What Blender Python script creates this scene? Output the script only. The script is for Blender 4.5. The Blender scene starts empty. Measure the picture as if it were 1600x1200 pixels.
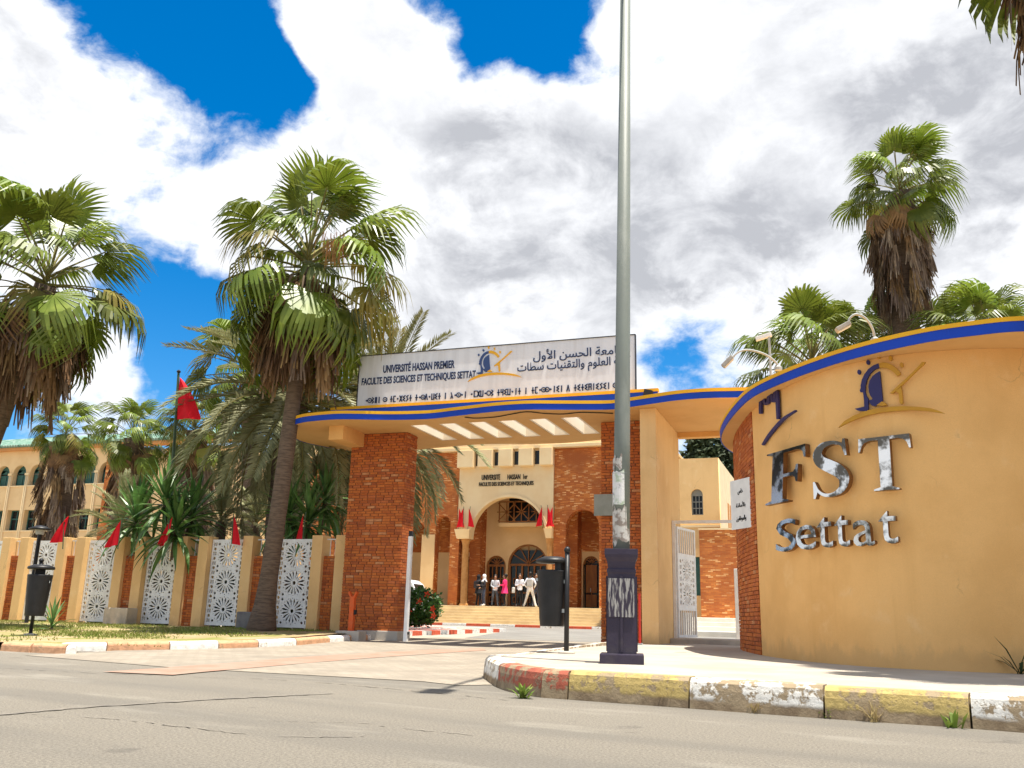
import bpy, bmesh, math, random
from mathutils import Vector, Matrix, Euler
from math import radians, sin, cos, pi, sqrt, atan2
random.seed(7)
sc = bpy.context.scene
COL = sc.collection

# ------------------------------------------------------------------ camera
FPX = 1425.0
_D = Vector((520, 380, FPX)).normalized()
_L = Vector((-4100, 265, FPX)); _L = (_L - _D * _L.dot(_D)).normalized()
AX, AY = -_L, _D
AZ = AX.cross(AY)
if AZ.y > 0: AZ = -AZ
CAM = Vector((0, 0, 0.7))
R0 = Vector((AX.x, AY.x, AZ.x)); R1 = Vector((AX.y, AY.y, AZ.y)); R2 = Vector((AX.z, AY.z, AZ.z))
cd = bpy.data.cameras.new('camera'); cam = bpy.data.objects.new('camera', cd); COL.objects.link(cam)
cd.sensor_width = 36; cd.lens = 36 * FPX / 1600; cd.clip_start = 0.05; cd.clip_end = 3000
m = Matrix.Identity(4)
for i in range(3):
    m[i][0] = R0[i]; m[i][1] = -R1[i]; m[i][2] = -R2[i]; m[i][3] = CAM[i]
cam.matrix_world = m
sc.camera = cam

# ------------------------------------------------------------------ sun, sky, exposure
SUN_EL, SUN_AZ = radians(78.5), radians(105)          # azimuth clockwise from +Y
sd = Vector((sin(SUN_AZ) * cos(SUN_EL), cos(SUN_AZ) * cos(SUN_EL), sin(SUN_EL)))
sl = bpy.data.lights.new('sun', 'SUN'); sl.energy = 4.6; sl.angle = radians(0.53); sl.color = (1, 0.94, 0.84)
so = bpy.data.objects.new('sun', sl); COL.objects.link(so); so.location = (20, -10, 60)
so.rotation_euler = sd.to_track_quat('Z', 'Y').to_euler()
sc.view_settings.view_transform = 'Standard'; sc.view_settings.look = 'None'
sc.view_settings.exposure = 1.08; sc.view_settings.gamma = 1; sc.view_settings.use_curve_mapping = False

def pixdir(px, py):
    c = Vector((px - 800, py - 600, FPX))
    return Vector((AX.dot(c), AY.dot(c), AZ.dot(c)))

class NT:
    """small helper to wire nodes"""
    def __init__(s, tree): s.t = tree; s.n = tree.nodes; s.l = tree.links
    def new(s, typ, **kw):
        n = s.n.new(typ)
        for k, v in kw.items(): setattr(n, k, v)
        return n
    def put(s, sock, v):
        if v is None: return
        if isinstance(v, bpy.types.NodeSocket): s.l.new(v, sock)
        elif isinstance(v, (tuple, list, Vector)):
            v = tuple(v)
            sock.default_value = v + (1,) if len(v) == 3 and sock.type == 'RGBA' else v
        else: sock.default_value = v
    def math(s, op, a, b=None, c=None, clamp=False):
        n = s.new('ShaderNodeMath', operation=op, use_clamp=clamp)
        s.put(n.inputs[0], a); s.put(n.inputs[1], b); s.put(n.inputs[2], c)
        return n.outputs[0]
    def vmath(s, op, a, b=None):
        n = s.new('ShaderNodeVectorMath', operation=op); s.put(n.inputs[0], a); s.put(n.inputs[1], b)
        return n.outputs['Value'] if op == 'DOT_PRODUCT' else n.outputs[0]
    def noise(s, vec, scale, detail=4, rough=.55, dist=0):
        n = s.new('ShaderNodeTexNoise'); s.put(n.inputs['Vector'], vec)
        n.inputs['Scale'].default_value = scale; n.inputs['Detail'].default_value = detail
        n.inputs['Roughness'].default_value = rough; n.inputs['Distortion'].default_value = dist
        return n.outputs['Fac']
    def ramp(s, f, a, b, smooth=True):
        n = s.new('ShaderNodeMapRange', interpolation_type='SMOOTHSTEP' if smooth else 'LINEAR')
        s.put(n.inputs['Value'], f); n.inputs['From Min'].default_value = a; n.inputs['From Max'].default_value = b
        return n.outputs['Result']
    def mix(s, f, a, b):
        n = s.new('ShaderNodeMix', data_type='RGBA'); s.put(n.inputs[0], f); s.put(n.inputs[6], a); s.put(n.inputs[7], b)
        return n.outputs[2]

world = bpy.data.worlds.new('World'); sc.world = world; world.use_nodes = True
w = NT(world.node_tree); w.n.clear()
sky = w.new('ShaderNodeTexSky', sky_type='NISHITA'); sky.sun_disc = False
sky.sun_elevation = SUN_EL; sky.sun_rotation = SUN_AZ; sky.altitude = 400; sky.ozone_density = 3.0; sky.dust_density = 0.3
tc = w.new('ShaderNodeTexCoord'); dv = tc.outputs['Generated']
st = w.vmath('MULTIPLY', dv, (1, 1, 1.5))
n1 = w.noise(st, 2.3, 9, .56, .25)
n2 = w.noise(w.vmath('ADD', st, (3.1, 1.7, .4)), 9.0, 8, .62, .3)
n4 = w.noise(w.vmath('ADD', st, (1.3, 4.2, .7)), 26.0, 7, .65, .4)
den = w.math('ADD', w.math('ADD', w.math('MULTIPLY', n1, .68), w.math('MULTIPLY', n2, .36)), w.math('MULTIPLY', w.math('SUBTRACT', n4, .5), .17))
# banks of cloud and open patches of blue where the photograph has them, made ragged by the noise
gaps = [((215, 30), 8, .15), ((330, 60), 10, .20), ((420, 140), 6, .17), ((720, 0), 6, .14), ((800, 25), 7, .20), ((865, 45), 5, .14), ((985, 130), 5, .17), ((1000, 165), 3.5, .10), ((925, 110), 4, .07),
        ((165, 265), 6, .16), ((90, 225), 4, .08), ((255, 245), 4.5, .13), ((235, 440), 7, .20), ((330, 480), 8, .16), ((60, 640), 6, .10), ((290, 560), 8, .17), ((470, 620), 5, .10), ((1085, 545), 7, .17), ((1040, 520), 5, .10), ((1268, 183), 2.2, .15), ((1070, 72), 3, .14), ((1120, 50), 2, .10), ((1110, 300), 2, .06), ((640, 620), 6, .06), ((1090, 690), 5, .08)]
lumps = [((640, 130), 12, .10), ((560, 75), 6, .20), ((500, 20), 3.5, .10), ((640, 60), 5, .12), ((830, 170), 12, .10), ((1250, 250), 24, .17), ((850, 420), 20, .13), ((60, 90), 11, .17), ((200, 160), 9, .15), ((330, 250), 10, .13), ((60, 330), 7, .12), ((120, 480), 8, .10), ((420, 400), 10, .10), ((1500, 60), 16, .14), ((480, 300), 10, .10), ((120, 625), 6, .15), ((300, 370), 7, .10), ((560, 520), 10, .10), ((1180, 100), 10, .1)]
nd = w.vmath('NORMALIZE', dv)
wob = w.new('ShaderNodeTexNoise'); wob.inputs['Scale'].default_value = 5.5; wob.inputs['Detail'].default_value = 5; w.l.new(dv, wob.inputs['Vector'])
ndw = w.vmath('NORMALIZE', w.vmath('ADD', nd, w.vmath('MULTIPLY', w.vmath('SUBTRACT', wob.outputs['Color'], (.5, .5, .5)), (.16, .16, .16))))
for (p, rad, amp) in gaps + [(a, b, -c) for a, b, c in lumps]:
    f = w.ramp(w.vmath('DOT_PRODUCT', ndw, pixdir(*p).normalized()), cos(radians(rad * .8)), 1.0)
    den = w.math('SUBTRACT', den, w.math('MULTIPLY', f, amp * (.80 if amp > 0 else .9)))
cover = w.ramp(den, .43, .575)
thick = w.ramp(den, .50, .70)
n3 = w.noise(w.vmath('ADD', st, (.15, -.1, .22)), 3.6, 7, .55, .2)
gsum = w.math('MULTIPLY', w.ramp(n3, .40, .66), .6)
for (p, rad, amp) in [((720, 230), 5, .5), ((820, 300), 8, .6), ((930, 300), 6, .5), ((1090, 400), 10, .6), ((1480, 240), 9, .65), ((1500, 330), 7, .4), ((720, 480), 7, .4), ((1180, 420), 6, .4), ((1350, 180), 6, .3), ((560, 210), 4, .2)]:
    gsum = w.math('ADD', gsum, w.math('MULTIPLY', w.ramp(w.vmath('DOT_PRODUCT', ndw, pixdir(*p).normalized()), cos(radians(rad)), 1.0), amp))
tex = w.math('ADD', w.math('MULTIPLY', w.ramp(n2, .3, .66), .34), w.math('MULTIPLY', w.ramp(n4, .3, .7), .14))
core = w.math('MULTIPLY', w.math('MULTIPLY', thick, w.math('MINIMUM', gsum, 1.0)), w.math('ADD', .2, w.math('MULTIPLY', w.ramp(n2, .25, .75), .68)))
shade = w.math('ADD', core, w.math('MULTIPLY', tex, w.math('ADD', .12, w.math('MULTIPLY', thick, .75))), clamp=True)
ccol = w.mix(shade, (7.6, 7.7, 7.9), (3.6, 3.7, 4.0))
hs = w.new('ShaderNodeHueSaturation'); hs.inputs['Saturation'].default_value = 1.48; hs.inputs['Value'].default_value = 1.12
w.l.new(sky.outputs[0], hs.inputs['Color'])
skyc = w.mix(cover, hs.outputs[0], ccol)
bg = w.new('ShaderNodeBackground'); bg.inputs['Strength'].default_value = 0.075
w.l.new(skyc, bg.inputs['Color'])
wo = w.new('ShaderNodeOutputWorld'); w.l.new(bg.outputs[0], wo.inputs[0])

# ------------------------------------------------------------------ pixel helpers (photo pixel + the surface it lies on -> metres)
def onz(px, py, z):
    d = pixdir(px, py); return CAM + d * ((z - CAM.z) / d.z)
def ony(px, py, y):
    d = pixdir(px, py); return CAM + d * (y / d.y)
def dep(px, py, zc): return CAM + pixdir(px, py) * (zc / FPX)
def proj(p):
    v = Vector(p) - CAM; c = (R0.dot(v), R1.dot(v), R2.dot(v))
    return 800 + FPX * c[0] / c[2], 600 + FPX * c[1] / c[2], c[2]
def gz(y):
    if y < 12: return 0.0
    if y < 20: return .15 * (y - 12) / 8
    if y < 44: return .15 + .18 * (y - 20) / 24
    return .33
def ong(px, py, up=0):
    z = .05
    for _ in range(40):
        p = onz(px, py, z); z = .5 * z + .5 * (gz(p.y) + up)
    return onz(px, py, z)

# ------------------------------------------------------------------ materials
MATS = {}
def mat(name, col, col2=None, scale=4, rough=.85, bump=0, bscale=60, metal=0, var=0, detail=5, lo=.38, hi=.64, spec=.3, island=0, stretch=(1, 1, 1), trans=0, col3=None, s3=.6):
    if name in MATS: return MATS[name]
    M = bpy.data.materials.new(name); M.use_nodes = True
    t = NT(M.node_tree); b = t.n['Principled BSDF']
    b.inputs['Roughness'].default_value = rough; b.inputs['Metallic'].default_value = metal
    b.inputs['Specular IOR Level'].default_value = spec
    tcn = t.new('ShaderNodeTexCoord'); vec = t.vmath('MULTIPLY', tcn.outputs['Object'], stretch)
    c = None
    if col2:
        c = t.mix(t.ramp(t.noise(vec, scale, detail), lo, hi), col, col2)
        if col3: c = t.mix(t.ramp(t.noise(t.vmath('ADD', vec, (7, 3, 1)), s3, 6, .6), .5, .68), c, col3)
    if var:
        oi = t.new('ShaderNodeObjectInfo'); h = t.new('ShaderNodeHueSaturation')
        t.put(h.inputs['Color'], c if c else tuple(col))
        rnd = oi.outputs['Random']
        t.put(h.inputs['Value'], t.math('ADD', t.math('MULTIPLY', rnd, 2 * var), 1 - var))
        t.put(h.inputs['Hue'], t.math('ADD', t.math('MULTIPLY', rnd, var * .06), .5 - var * .03))
        c = h.outputs[0]
    t.put(b.inputs['Base Color'], c if c else tuple(col))
    if bump:
        bn = t.new('ShaderNodeBump'); bn.inputs['Strength'].default_value = bump; bn.inputs['Distance'].default_value = .02
        t.put(bn.inputs['Height'], t.noise(vec, bscale, 6, .65)); t.put(b.inputs['Normal'], bn.outputs[0])
    if trans:
        tr = t.new('ShaderNodeBsdfTranslucent'); t.put(tr.inputs['Color'], c if c else tuple(col))
        mx = t.new('ShaderNodeMixShader'); mx.inputs[0].default_value = trans
        t.l.new(b.outputs[0], mx.inputs[1]); t.l.new(tr.outputs[0], mx.inputs[2])
        t.l.new(mx.outputs[0], t.n['Material Output'].inputs[0])
    MATS[name] = M; return M

def brick_mat(name, c1, c2, c3, mortar, bw=.22, bh=.06, rough=.85):
    M = bpy.data.materials.new(name); M.use_nodes = True; t = NT(M.node_tree); b = t.n['Principled BSDF']
    b.inputs['Roughness'].default_value = rough; b.inputs['Specular IOR Level'].default_value = .25
    tcn = t.new('ShaderNodeTexCoord'); sx = t.new('ShaderNodeSeparateXYZ'); t.l.new(tcn.outputs['Object'], sx.inputs[0])
    cx = t.new('ShaderNodeCombineXYZ'); t.put(cx.inputs[0], t.math('ADD', sx.outputs[0], sx.outputs[1])); t.put(cx.inputs[1], sx.outputs[2])
    br = t.new('ShaderNodeTexBrick'); t.l.new(cx.outputs[0], br.inputs['Vector'])
    br.inputs['Scale'].default_value = 1; br.inputs['Brick Width'].default_value = bw; br.inputs['Row Height'].default_value = bh
    br.inputs['Mortar Size'].default_value = .006; br.inputs['Mortar Smooth'].default_value = .2; br.inputs['Bias'].default_value = 0
    br.inputs['Color1'].default_value = (0, 0, 0, 1); br.inputs['Color2'].default_value = (1, 1, 1, 1); br.inputs['Mortar'].default_value = (.5, .5, .5, 1)
    # per-brick value picks one of three fired tones
    bwn = t.new('ShaderNodeRGBToBW'); t.l.new(br.outputs['Color'], bwn.inputs[0])
    c = t.mix(t.ramp(bwn.outputs[0], .2, .7, False), c1, c2)
    c = t.mix(t.ramp(bwn.outputs[0], .86, .9), c, c3)
    c = t.mix(t.ramp(t.noise(tcn.outputs['Object'], .8, 5), .4, .7), c, [x * .8 for x in c1])
    c = t.mix(br.outputs['Fac'], c, mortar)
    t.put(b.inputs['Base Color'], c)
    bn = t.new('ShaderNodeBump'); bn.inputs['Strength'].default_value = .5; bn.inputs['Distance'].default_value = .01; bn.invert = True
    t.put(bn.inputs['Height'], t.math('ADD', br.outputs['Fac'], t.math('MULTIPLY', t.noise(tcn.outputs['Object'], 40, 4), .4))); t.put(b.inputs['Normal'], bn.outputs[0])
    MATS[name] = M; return M

def plaster(name, c, dark, pale):
    """painted render: blotches, rain streaks, fine grain, a few hairline cracks"""
    M = bpy.data.materials.new(name); M.use_nodes = True; t = NT(M.node_tree); b = t.n['Principled BSDF']; b.inputs['Roughness'].default_value = .9; b.inputs['Specular IOR Level'].default_value = .2
    v = t.new('ShaderNodeTexCoord').outputs['Object']
    k = t.mix(t.math('MULTIPLY', t.ramp(t.noise(v, .9, 6, .6), .42, .68), .55), c, dark)
    k = t.mix(t.math('MULTIPLY', t.ramp(t.noise(t.vmath('MULTIPLY', v, (3.2, 3.2, .22)), 1.6, 6, .62), .50, .72), .3), k, dark)
    k = t.mix(t.math('MULTIPLY', t.ramp(t.noise(v, 2.2, 7, .66), .56, .72), .5), k, pale)
    k = t.mix(t.math('MULTIPLY', t.ramp(t.noise(v, 95, 3, .6), .35, .7), .16), k, [x * .6 for x in c])
    sz = t.new('ShaderNodeSeparateXYZ'); t.put(sz.inputs[0], v)
    spl = t.math('SUBTRACT', 1.0, t.ramp(t.math('SUBTRACT', sz.outputs[2], t.math('MULTIPLY', t.noise(t.vmath('MULTIPLY', v, (1, 1, .4)), 4.5, 7, .65), .75)), -.02, .16))
    k = t.mix(t.math('MULTIPLY', spl, .28), k, (.36, .23, .11))
    vo = t.new('ShaderNodeTexVoronoi', feature='DISTANCE_TO_EDGE'); vo.inputs['Scale'].default_value = .55; t.put(vo.inputs['Vector'], t.vmath('ADD', v, t.vmath('MULTIPLY', t.vmath('SUBTRACT', (0, 0, 0), (0, 0, 0)), (1, 1, 1))))
    nz = t.new('ShaderNodeTexNoise'); nz.inputs['Scale'].default_value = 3; nz.inputs['Detail'].default_value = 6; t.put(nz.inputs['Vector'], v)
    t.put(vo.inputs['Vector'], t.vmath('ADD', v, t.vmath('MULTIPLY', nz.outputs['Color'], (.5, .5, .5))))
    cr = t.math('MULTIPLY', t.math('SUBTRACT', 1.0, t.ramp(vo.outputs['Distance'], .0, .006)), t.ramp(t.noise(v, 1.1, 3), .55, .65))
    k = t.mix(t.math('MULTIPLY', cr, .45), k, [x * .4 for x in c])
    t.put(b.inputs['Base Color'], k)
    bn = t.new('ShaderNodeBump'); bn.inputs['Strength'].default_value = .35; bn.inputs['Distance'].default_value = .012
    t.put(bn.inputs['Height'], t.math('ADD', t.noise(v, 80, 5, .7), t.math('MULTIPLY', t.noise(v, 2.5, 4), 1.5))); t.put(b.inputs['Normal'], bn.outputs[0]); MATS[name] = M; return M
OCHRE = plaster('ochre_plaster', (.82, .48, .18), (.67, .365, .12), (.85, .56, .27))
OCHRE2 = plaster('pale_ochre_plaster', (.80, .52, .235), (.66, .40, .165), (.84, .6, .32))
CREAM = mat('cream_plaster', (.74, .52, .27), (.68, .46, .23), .8, .9, .15, 60)
CREAM2 = mat('light_cream_plaster', (.80, .62, .36), (.76, .56, .31), .8, .9, .15, 60)
BLUE = mat('blue_paint', (.002, .050, .44), (.003, .045, .38), 2, .55, .05, 60)
YELLOW = mat('yellow_paint', (.80, .42, .012), (.74, .37, .012), 2, .55, .05, 60)
BRICKT = [mat('brick_red', (0.459, 0.121, 0.029), (0.392, 0.099, 0.025), 9, .85, .4, 60),
          mat('brick_orange', (0.538, 0.157, 0.036), (0.459, 0.129, 0.031), 9, .85, .4, 60),
          mat('brick_dark', (0.370, 0.099, 0.031), (0.314, 0.081, 0.027), 9, .85, .4, 60),
          mat('brick_pale', (.56, .26, .115), (.46, .18, .07), 9, .85, .4, 60),
          mat('brick_rose', (0.493, 0.140, 0.043), (0.426, 0.118, 0.036), 9, .85, .4, 60)]
BRW = [5, 5, 2, 1, 3]
MORTAR = mat('brick_mortar', (.26, .105, .05), (.20, .08, .04), 12, .95, .3, 80)
BRICKW = brick_mat('brick_wall', (.44, .115, .028), (.62, .21, .048), (.80, .44, .18), (.36, .15, .06))
WHITE = mat('white_enamel', (.80, .80, .78), (.72, .71, .68), 6, .5, .05, 60)
CONC = mat('concrete', (.50, .455, .385), (.42, .38, .32), 3, .92, .4, 70, col3=(.36, .32, .27), s3=1.2)
PAVE = mat('pavement_concrete', (.42, .375, .31), (.36, .32, .26), 1.2, .93, .5, 60, col3=(.34, .295, .235), s3=.7)
def asphalt():
    """worn dusty asphalt: grit, tyre-darkened lanes along the road, patches, oil spots"""
    M = bpy.data.materials.new('road_asphalt'); M.use_nodes = True; t = NT(M.node_tree); b = t.n['Principled BSDF']; b.inputs['Roughness'].default_value = .93; b.inputs['Specular IOR Level'].default_value = .2
    v = t.new('ShaderNodeTexCoord').outputs['Object']
    rot = t.new('ShaderNodeMapping'); rot.inputs['Rotation'].default_value = (0, 0, radians(12.4)); t.l.new(v, rot.inputs['Vector']); r = rot.outputs[0]
    k = t.mix(t.ramp(t.noise(v, 60, 8, .8), .38, .62), (.275, .247, .20), (.13, .117, .096))
    lane = t.ramp(t.noise(t.vmath('MULTIPLY', r, (.10, .85, 1)), 1.0, 4, .5), .44, .62)
    k = t.mix(t.math('MULTIPLY', lane, .5), k, (.14, .13, .113))
    k = t.mix(t.math('MULTIPLY', t.ramp(t.noise(t.vmath('MULTIPLY', r, (.35, 1.1, 1)), 1.3, 7, .65), .54, .70), .5), k, (.31, .285, .235))
    k = t.mix(t.math('MULTIPLY', t.ramp(t.noise(t.vmath('ADD', v, (5, 9, 2)), 2.4, 5, .6), .64, .74), .5), k, (.085, .078, .07))
    t.put(b.inputs['Base Color'], k)
    bn = t.new('ShaderNodeBump'); bn.inputs['Strength'].default_value = .9; bn.inputs['Distance'].default_value = .012
    t.put(bn.inputs['Height'], t.noise(v, 95, 6, .75)); t.put(b.inputs['Normal'], bn.outputs[0]); return M
ASPH = asphalt()
DARK = mat('dark_plastic', (.018, .018, .02), (.012, .012, .013), 4, .45, .1, 40)
GLASS = mat('dark_glass', (.012, .014, .016), rough=.2, spec=.35)
WOOD = mat('brown_wood', (.30, .115, .028), (.22, .08, .02), 6, .55, .1, 30, stretch=(1, 1, .2))
RED = mat('red_cloth', (.85, .016, .032), (.75, .012, .026), 5, .75, .1, 30, trans=.35)
STEEL = mat('grey_steel', (.42, .44, .43), (.36, .38, .37), 5, .5, .05, 30)
LEAFM = mat('fan_leaf', (.11, .155, .014), (.19, .235, .03), 2.5, .38, 0, var=.4, trans=.3, spec=.5)
PETI = mat('petiole', (.20, .19, .05), (.16, .13, .04), 6, .6, var=.2)
DEADM = mat('dead_leaf', (.27, .16, .075), (.17, .10, .05), 3, .9, 0, var=.45, trans=.1)
DEADG = mat('dead_leaf_grey', (.27, .195, .135), (.18, .125, .088), 3, .9, 0, var=.35)
DATEM = mat('date_leaf', (.20, .21, .09), (.32, .32, .17), 2.5, .55, 0, var=.25, trans=.2, spec=.4)
YUCM = mat('yucca_leaf', (.06, .14, .03), (.12, .23, .06), 3, .38, 0, var=.3, trans=.2, spec=.5)
BARK = mat('palm_bark', (.17, .12, .085), (.105, .075, .055), 5, .95, .9, 14, stretch=(1, 1, 6))
GRASSM = mat('grass_blade', (.15, .20, .03), (.26, .24, .07), 2, .8, 0, trans=.2)

# ------------------------------------------------------------------ mesh helpers
class MB:
    def __init__(s): s.v = []; s.f = []; s.mi = []
    def add(s, vs, fs, mi=0):
        o = len(s.v); s.v += [tuple(v) for v in vs]; s.f += [tuple(i + o for i in f) for f in fs]; s.mi += [mi] * len(fs); return s
    def box(s, x0, x1, y0, y1, z0, z1, mi=0, M=None):
        vs = [Vector((x, y, z)) for z in (z0, z1) for y in (y0, y1) for x in (x0, x1)]
        if M: vs = [M @ v for v in vs]
        return s.add(vs, [(0, 2, 3, 1), (4, 5, 7, 6), (0, 1, 5, 4), (2, 6, 7, 3), (0, 4, 6, 2), (1, 3, 7, 5)], mi)
    def tube(s, path, rad, n=8, mi=0, cap=True):
        path = [Vector(p) for p in path]
        if not isinstance(rad, (list, tuple)): rad = [rad] * len(path)
        rings = []; up = None
        for i, p in enumerate(path):
            t = (path[min(i + 1, len(path) - 1)] - path[max(i - 1, 0)]).normalized()
            if up is None: up = t.orthogonal().normalized()
            up = (up - t * up.dot(t)).normalized(); sd_ = t.cross(up)
            rings.append([p + (up * cos(2 * pi * k / n) + sd_ * sin(2 * pi * k / n)) * rad[i] for k in range(n)])
        o = len(s.v); s.v += [tuple(v) for r in rings for v in r]
        for i in range(len(rings) - 1):
            for k in range(n):
                s.f.append((o + i * n + k, o + i * n + (k + 1) % n, o + (i + 1) * n + (k + 1) % n, o + (i + 1) * n + k)); s.mi.append(mi)
        if cap:
            s.f.append(tuple(o + k for k in reversed(range(n)))); s.f.append(tuple(o + (len(rings) - 1) * n + k for k in range(n))); s.mi += [mi, mi]
        return s
    def lathe(s, prof, n=16, c=(0, 0, 0), mi=0, sq=None):
        o = len(s.v)
        for (r, z) in prof:
            for k in range(n):
                a = 2 * pi * k / n + (pi / 4 if n == 4 else 0); s.v.append((c[0] + r * cos(a), c[1] + r * sin(a), c[2] + z))
        for i in range(len(prof) - 1):
            for k in range(n):
                s.f.append((o + i * n + k, o + i * n + (k + 1) % n, o + (i + 1) * n + (k + 1) % n, o + (i + 1) * n + k)); s.mi.append(mi)
        s.f.append(tuple(o + k for k in reversed(range(n)))); s.f.append(tuple(o + (len(prof) - 1) * n + k for k in range(n))); s.mi += [mi, mi]
        return s
    def mesh(s, name, mats, smooth=False, bevel=0):
        me = bpy.data.meshes.new(name); me.from_pydata(s.v, [], s.f)
        for M in (mats if isinstance(mats, (list, tuple)) else [mats]): me.materials.append(M)
        me.polygons.foreach_set('material_index', s.mi)
        if bevel:
            bm = bmesh.new(); bm.from_mesh(me)
            bmesh.ops.bevel(bm, geom=[e for e in bm.edges if e.is_manifold and e.calc_face_angle(0) > .5], offset=bevel, segments=2, affect='EDGES', profile=.6)
            bm.to_mesh(me); bm.free()
        if smooth: me.polygons.foreach_set('use_smooth', [True] * len(me.polygons))
        me.update(); return me
    def build(s, name, mats, parent=None, smooth=False, loc=None, bevel=0):
        return link(name, s.mesh(name, mats, smooth, bevel), parent, loc)
def link(name, me, parent=None, loc=None, M=None):
    o = bpy.data.objects.new(name, me); COL.objects.link(o)
    if parent: o.parent = parent
    if M is not None: o.matrix_local = M
    elif loc is not None: o.location = loc
    return o
def tag(o, label=None, cat=None, group=None, kind=None):
    if label: o['label'] = label
    if cat: o['category'] = cat
    if group: o['group'] = group
    if kind: o['kind'] = kind
    return o
def thing(name, label, cat, loc=(0, 0, 0), rz=0, group=None):
    o = bpy.data.objects.new(name, None); COL.objects.link(o); o.empty_display_size = .2
    o.location = loc; o.rotation_euler = (0, 0, rz); return tag(o, label, cat, group)
def copy_tree(o, parent=None):
    c = o.copy(); COL.objects.link(c); c.parent = parent
    for ch in list(o.children): copy_tree(ch, c)
    return c
def boxo(name, x0, x1, y0, y1, z0, z1, M, parent=None, bevel=0):
    return MB().box(x0, x1, y0, y1, z0, z1).build(name, M, parent, bevel=bevel)
def curve_mesh(cu, M):
    t = bpy.data.objects.new('tmp', cu); me = bpy.data.meshes.new_from_object(t); bpy.data.objects.remove(t); bpy.data.curves.remove(cu)
    me.materials.clear()
    if M: me.materials.append(M)
    return me
UPRIGHT = Matrix.Rotation(pi / 2, 4, 'X')
def plate(name, loops, depth, M, upright=True):
    """flat plate with holes, cut in local XZ (upright, faces -Y) or XY; local depth runs +-depth/2"""
    cu = bpy.data.curves.new(name, 'CURVE'); cu.dimensions = '2D'; cu.fill_mode = 'BOTH'; cu.extrude = depth / 2
    for pts in loops:
        sp = cu.splines.new('POLY'); sp.points.add(len(pts) - 1); sp.use_cyclic_u = True
        for p, q in zip(sp.points, pts): p.co = (q[0], q[1], 0, 1)
    me = curve_mesh(cu, M); me.name = name
    if upright: me.transform(UPRIGHT)
    return me
def text_mesh(body, width, height, depth, M, fat=0.0):
    """lettering fitted to width x height, base left at the origin, faces -Y"""
    cu = bpy.data.curves.new('lettering', 'FONT'); cu.body = body; cu.extrude = .02; cu.offset = fat; cu.resolution_u = 3
    me = curve_mesh(cu, M)
    xs = [v.co.x for v in me.vertices]; ys = [v.co.y for v in me.vertices]
    x0, x1, y0, y1 = min(xs), max(xs), min(ys), max(ys)
    for v in me.vertices:
        v.co = ((v.co.x - x0) / (x1 - x0) * width, (v.co.y - y0) / (y1 - y0) * height, v.co.z / .04 * depth)
    me.transform(UPRIGHT); return me
def rect(x0, x1, z0, z1): return [(x0, z0), (x1, z0), (x1, z1), (x0, z1)]
def arch(x0, x1, z0, zt, n=14):
    r = (x1 - x0) / 2; c = (x0 + x1) / 2; zs = zt - r
    return [(x0, z0), (x1, z0)] + [(c + r * cos(pi * k / n), zs + r * sin(pi * k / n)) for k in range(n + 1)]
def catmull(pts, n=8):
    P = [Vector(p) for p in pts]; P = [P[0] * 2 - P[1]] + P + [P[-1] * 2 - P[-2]]; out = []
    for i in range(1, len(P) - 2):
        a, b, c, d = P[i - 1:i + 3]
        for k in range(n):
            t = k / n; out.append(.5 * ((2 * b) + (c - a) * t + (2 * a - 5 * b + 4 * c - d) * t * t + (3 * b - a - 3 * c + d) * t ** 3))
    out.append(P[-2]); return out

# bricks: list of (matrix, length, height, colour) -> the largest ones as parts, the rest joined
_bm = {}
def brick_mesh(L, H, ci):
    k = (round(L, 3), round(H, 3), ci)
    if k not in _bm:
        _bm[k] = MB().box(-L / 2, L / 2, -.012, .03, -H / 2, H / 2).mesh('brick', BRICKT[ci])
    return _bm[k]
def brick_face(origin, udir, W, z0, z1, blen=.21, bh=.052, j=.011):
    """bricks of a flat face: origin at its lower corner, udir horizontal; the outside lies to the right of udir"""
    u = Vector(udir).normalized(); n = Vector((u.y, -u.x, 0)); out = []
    rows = int((z1 - z0) / (bh + j))
    rh = (z1 - z0) / rows
    for r in range(rows):
        x = -blen / 2 * (r % 2) - random.uniform(0, .04)
        while x < W - .02:
            L = blen * random.choice((1, 1, 1, 1, .55))
            a, b = max(x, 0), min(x + L, W); x += L + j
            if b - a < .03: continue
            p = Vector(origin) + u * (a + b) / 2 + n * random.uniform(-.002, .005); p.z = z0 + (r + .5) * rh
            Mx = Matrix((( u.x, -n.x, 0, p.x), (u.y, -n.y, 0, p.y), (0, 0, 1, p.z), (0, 0, 0, 1)))
            out.append((Mx, round((b - a) / .02) * .02 - .004 if b - a > .06 else b - a, rh - j, random.choices(range(5), BRW)[0]))
    return out
def place_bricks(lst, parent, limit=300):
    def size(e):
        p = proj(e[0].translation); seen = -60 < p[0] < 1660 and 0 < p[1] < 1260
        return (not seen, -e[1] * e[2] / max(p[2], 1) ** 2)
    lst = sorted(lst, key=size)
    for Mx, L, H, c in lst[:limit]: link('brick', brick_mesh(L, H, c), parent, M=Mx)
    if lst[limit:]:
        mb = MB()
        for Mx, L, H, c in lst[limit:]: mb.box(-L / 2, L / 2, -.012, .03, -H / 2, H / 2, c, Mx)
        tag(mb.build('brickwork', BRICKT, parent), kind='stuff')
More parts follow.
